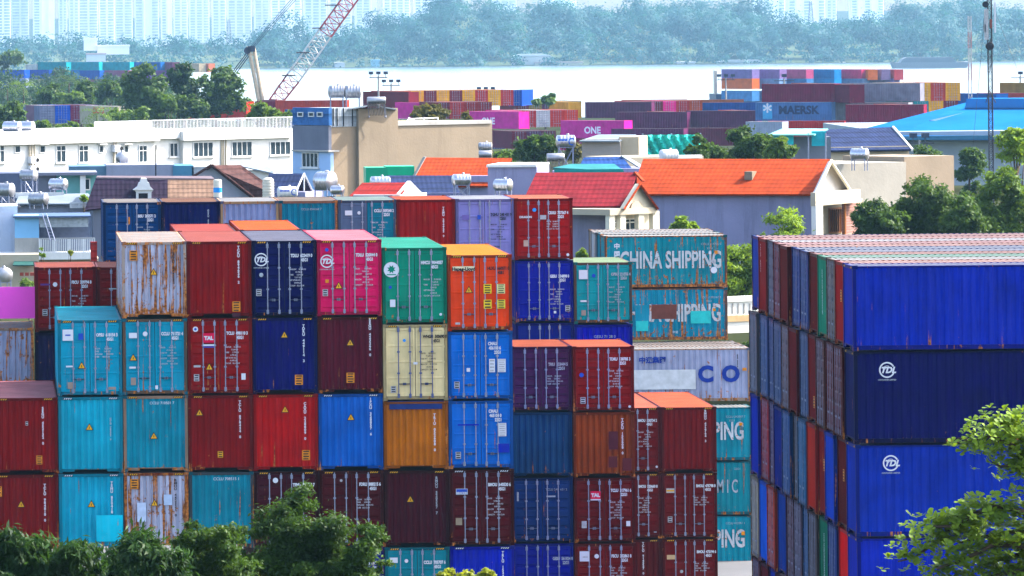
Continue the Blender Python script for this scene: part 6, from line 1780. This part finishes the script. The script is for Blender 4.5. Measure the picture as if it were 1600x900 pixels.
T("broadleaf_tree", "green scrub under the beige container with red wording", 112, 190, 930, 66, 22, 'mid', 2600, .55, 10, TG)
T("broadleaf_tree", "rounded green tree among the palms, nearer the dark trees", 170, 124, 1200, 44, 40, 'dark', 3000, .7, 11, TG)
T("broadleaf_tree", "rounded green tree at the middle of the palm belt", 128, 128, 1180, 44, 40, 'dark', 3000, .7, 12, TG)
T("broadleaf_tree", "dim green tree at the start of the palm belt", 70, 128, 1190, 56, 40, 'dark', 3000, .7, 13, TG)
T("broadleaf_tree", "dim green tree low at the end of the palm belt", 100, 142, 1170, 60, 34, 'mid', 3000, .7, 14, TG)
T("broadleaf_tree", "hazy tree rising over the blue containers at the picture's edge", 10, 76, 2080, 56, 40, 'dark', 2600, 1.2, 15, TG)
T("broadleaf_tree", "dense tree right before the crane's mast", 372, 150, 1130, 40, 30, 'dark', 2200, .65, 16, TG)
for i, (x, y, D, lab) in enumerate([(12, 128, 1240, "palm at the picture's edge over the twin tanks"), (38, 126, 1230, "palm before the pale grey far container"), (106, 118, 1250, "tallest palm before the teal far containers"), (24, 160, 960, "palm low beside the mauve container"), (140, 132, 1220, "palm over the beige container with red wording"), (155, 165, 940, "dark small palm before the beige container"), (72, 136, 1210, "palm over the blue far container end"), (186, 134, 1215, "palm nearest the round dark tree")]):
    palm(lab, x, y, D, 40 + i, 3.2 if D > 1000 else 3.0, "palms behind the white block", 'mid' if i % 2 else 'dark')
TG2 = "trees among the houses"
T("broadleaf_tree", "olive brown tree behind the tan wall's railing", 690, 160, 640, 100, 34, 'olive', 5000, .4, 20, TG2)
T("broadleaf_tree", "small flat topped tree against the bright river", 852, 144, 1200, 62, 20, 'mid', 2200, .7, 21, TG2)
T("broadleaf_tree", "tree left of the tall stand's blue marked tank", 832, 206, 560, 80, 52, 'dark', 5000, .36, 22, TG2)
T("broadleaf_tree", "small yellowish tree just behind the blue marked tank", 898, 212, 565, 30, 40, 'olive', 1800, .34, 23, TG2)
T("broadleaf_tree", "dense dark green tree before the turquoise net, bigger half", 1170, 194, 500, 112, 66, 'dark', 9000, .32, 24, TG2)
T("broadleaf_tree", "bushy tree before the turquoise net, lower half", 1098, 212, 498, 76, 46, 'dark', 5200, .32, 25, TG2)
T("broadleaf_tree", "yellow green tree end by the teal canopy", 1222, 210, 496, 44, 40, 'mid', 3000, .3, 26, TG2)
T("broadleaf_tree", "small green tree beside the tan wall's end", 790, 232, 600, 40, 34, 'mid', 1800, .36, 27, TG2)
T("broadleaf_tree", "biggest dark green tree beside the porch, leafy and tall", 1448, 260, 398, 140, 160, 'dark', 22000, .25, 28, TG2, nblob=26, lobe=.36, per=9)
T("broadleaf_tree", "dark green tree touching the brick screen of the porch", 1366, 300, 392, 100, 110, 'dark', 14000, .25, 29, TG2, nblob=20, lobe=.36, per=9)
T("broadleaf_tree", "dim green tree under the blue warehouse wall, beside the mast", 1515, 218, 620, 44, 110, 'dark', 5200, .42, 30, TG2)
T("broadleaf_tree", "hazy low tree before the warehouse wall by the slate roof", 1452, 222, 640, 60, 60, 'dark', 4200, .42, 35, TG2)
T("broadleaf_tree", "light green tree filling the edge beyond the tall block", 1566, 252, 400, 130, 160, 'mid', 19000, .25, 36, TG2, nblob=24, lobe=.38, per=9)
T("broadleaf_tree", "airy bright tree at the picture's edge beside the mast", 1588, 184, 420, 62, 76, 'bright', 4200, .26, 37, TG2, nblob=9)
T("broadleaf_tree", "dark low tree between the porch trees and the light one", 1500, 300, 394, 80, 80, 'dark', 8000, .27, 38, TG2)
T("broadleaf_tree", "bright feathery tree before the lilac wall, by the tall block", 1216, 332, 365, 112, 120, 'bright', 11000, .26, 39, TG2, nblob=14, lobe=.4, per=8, aspect=.3)
T("broadleaf_tree", "drooping bright tree beside the white garden wall", 1164, 370, 380, 112, 130, 'bright', 12000, .28, 40, TG2, nblob=14, lobe=.4, per=8, aspect=.3, droop=.4)
T("broadleaf_tree", "dark leafy mass low beside the white garden wall", 1160, 410, 384, 60, 64, 'dark', 4200, .26, 41, TG2)
T("broadleaf_tree", "flat topped bright tree behind the worn teal container's roof", 1066, 339, 372, 56, 30, 'bright', 2600, .27, 42, TG2, aspect=.3)
T("shrub", "bright shrub beside the bright red back row doors", 908, 387, 352, 24, 24, 'bright', 1200, .18, 43, TG2, cat="shrub")
T("shrub", "dark hedge shrub under the white garden wall", 1172, 520, 356, 40, 40, 'dark', 2600, .2, 44, TG2, cat="shrub")

# near trees rising into the frame from below
TG3 = "leafy trees in front of the stacks"
T("mango_tree", "dense dark mango tree at the picture's corner before red and turquoise ends", 66, 838, 150, 215, 150, 'mango', 40000, .21, 50, TG3, nblob=14, lobe=.5, droop=.9, aspect=.28, trunk_r=.25)
T("mango_tree", "lower mango crown between the corner tree and the tallest one", 236, 824, 152, 140, 150, 'mango', 24000, .19, 51, TG3, nblob=11, lobe=.5, droop=.7, aspect=.3, trunk_r=.2)
T("broadleaf_tree", "tallest leafy tree covering the doors under the navy stack", 455, 750, 158, 210, 290, 'near', 40000, .12, 52, TG3, nblob=46, lobe=.24, per=8, tight=.55, aspect=.42, trunk_r=.28)
T("broadleaf_tree", "paler leafy tree before the rusty white low end", 330, 800, 156, 150, 190, 'near', 20000, .12, 53, TG3, nblob=22, lobe=.32, aspect=.42, trunk_r=.18)
T("broadleaf_tree", "slender leafy tree beside the tallest one, before maroon doors", 556, 788, 157, 100, 200, 'near', 15000, .12, 55, TG3, nblob=18, lobe=.36, per=8, tight=.55, aspect=.42, trunk_r=.14)
T("broadleaf_tree", "yellow green sprigs before the bottom blue end", 722, 882, 150, 90, 40, 'yellow', 3000, .11, 54, TG3, nblob=8, trunk_r=.08)

def rosette_tree(label, D, branches, seed, kind='almond'):
    """spreading branch tips bearing whorls of broad leaves; branches given as pixel polylines with a thickness"""
    X, _, _ = W(1680, 900, D); root = tag(empty("almond_tree", (X, D, 0)), label, "tree", TG3)
    rg = np.random.default_rng(seed); b = MB(); P = []
    for pts, rad in branches:
        q = [Vector((W(x, y, D)[0] - X, dd, W(x, y, D)[2])) for x, y, dd in pts]
        for i in range(len(q) - 1):
            b.tube(q[i], q[i + 1], rad * (1 - .8 * i / len(q)), 7, rad * (1 - .8 * (i + 1) / len(q)))
            n = int((q[i + 1] - q[i]).length / (.015 if rad < .1 else .08))
            for k in range(n):
                c = q[i].lerp(q[i + 1], (k + rg.random()) / n)
                P.append(c + Vector(rg.normal(size=3)) * .15 + Vector((0, 0, .05)))
    b.put("trunk", M_TRUNK, root, smooth=True)
    V, F, S = [], [], []
    for c in P:
        m_ = rg.integers(5, 9); sh_ = rg.random(); up = Vector(rg.normal(size=3) * .35 + np.array([0, -.2, 1])).normalized(); e1 = up.cross(Vector((1, .3, 0))).normalized(); e2 = up.cross(e1)
        for j in range(m_):
            a = 6.283 * j / m_ + rg.random() * .6; el = rg.uniform(.05, .8)
            d = (e1 * math.cos(a) + e2 * math.sin(a)) * math.cos(el) + up * math.sin(el)
            sd = d.cross(up).normalized(); L = rg.uniform(.085, .155); w = L * .32; k = len(V)
            nn = sd.cross(d).normalized()
            V += [c + d * .01, c + d * L * .55 + sd * w * .7 + nn * .008, c + d * L * .85 + sd * w, c + d * L - nn * .01, c + d * L * .85 - sd * w, c + d * L * .55 - sd * w * .7 + nn * .008]
            F.append((k, k + 1, k + 2, k + 3, k + 4, k + 5)); S.append(min(1, max(0, sh_ * .6 + rg.random() * .4)))
    me = bpy.data.meshes.new("crown"); me.from_pydata([tuple(v) for v in V], [], F); at = me.attributes.new("shade", 'FLOAT', 'FACE'); at.data.foreach_set("value", S); me.update()
    place("crown", me, lm(kind), root)
    return root
rosette_tree("broad leaved almond tree reaching in over the royal blue sides", 118, [
    ([(1690, 1500, 0), (1680, 980, 0), (1660, 900, 0), (1640, 780, .1)], .16),
    ([(1640, 780, .1), (1610, 730, 0), (1590, 700, 0), (1550, 680, -.1), (1515, 688, -.1), (1496, 684, -.1)], .05),
    ([(1610, 730, 0), (1600, 690, .2), (1575, 660, .2), (1550, 668, .2)], .04), ([(1640, 700, 0), (1612, 672, 0), (1590, 668, 0)], .04),
    ([(1650, 760, 0), (1600, 722, 0), (1565, 730, .1), (1550, 722, 0)], .04),
    ([(1650, 860, 0), (1600, 800, 0), (1560, 790, 0), (1530, 800, 0), (1490, 822, -.1), (1455, 822, -.1), (1440, 826, -.1)], .06),
    ([(1530, 800, 0), (1500, 815, .2), (1460, 850, .1), (1430, 872, .1), (1404, 878, .1)], .04),
    ([(1650, 880, 0), (1590, 850, -.2), (1550, 850, -.2), (1500, 875, -.1), (1462, 888, -.1)], .06),
    ([(1650, 900, 0), (1600, 890, 0), (1550, 900, 0), (1500, 915, 0), (1450, 915, 0)], .06),
    ([(1650, 830, .2), (1600, 830, .2), (1540, 840, .2), (1500, 850, .2)], .05),
    ([(1660, 870, .2), (1620, 860, .2), (1570, 875, .2), (1530, 885, .2)], .05),
], 60)
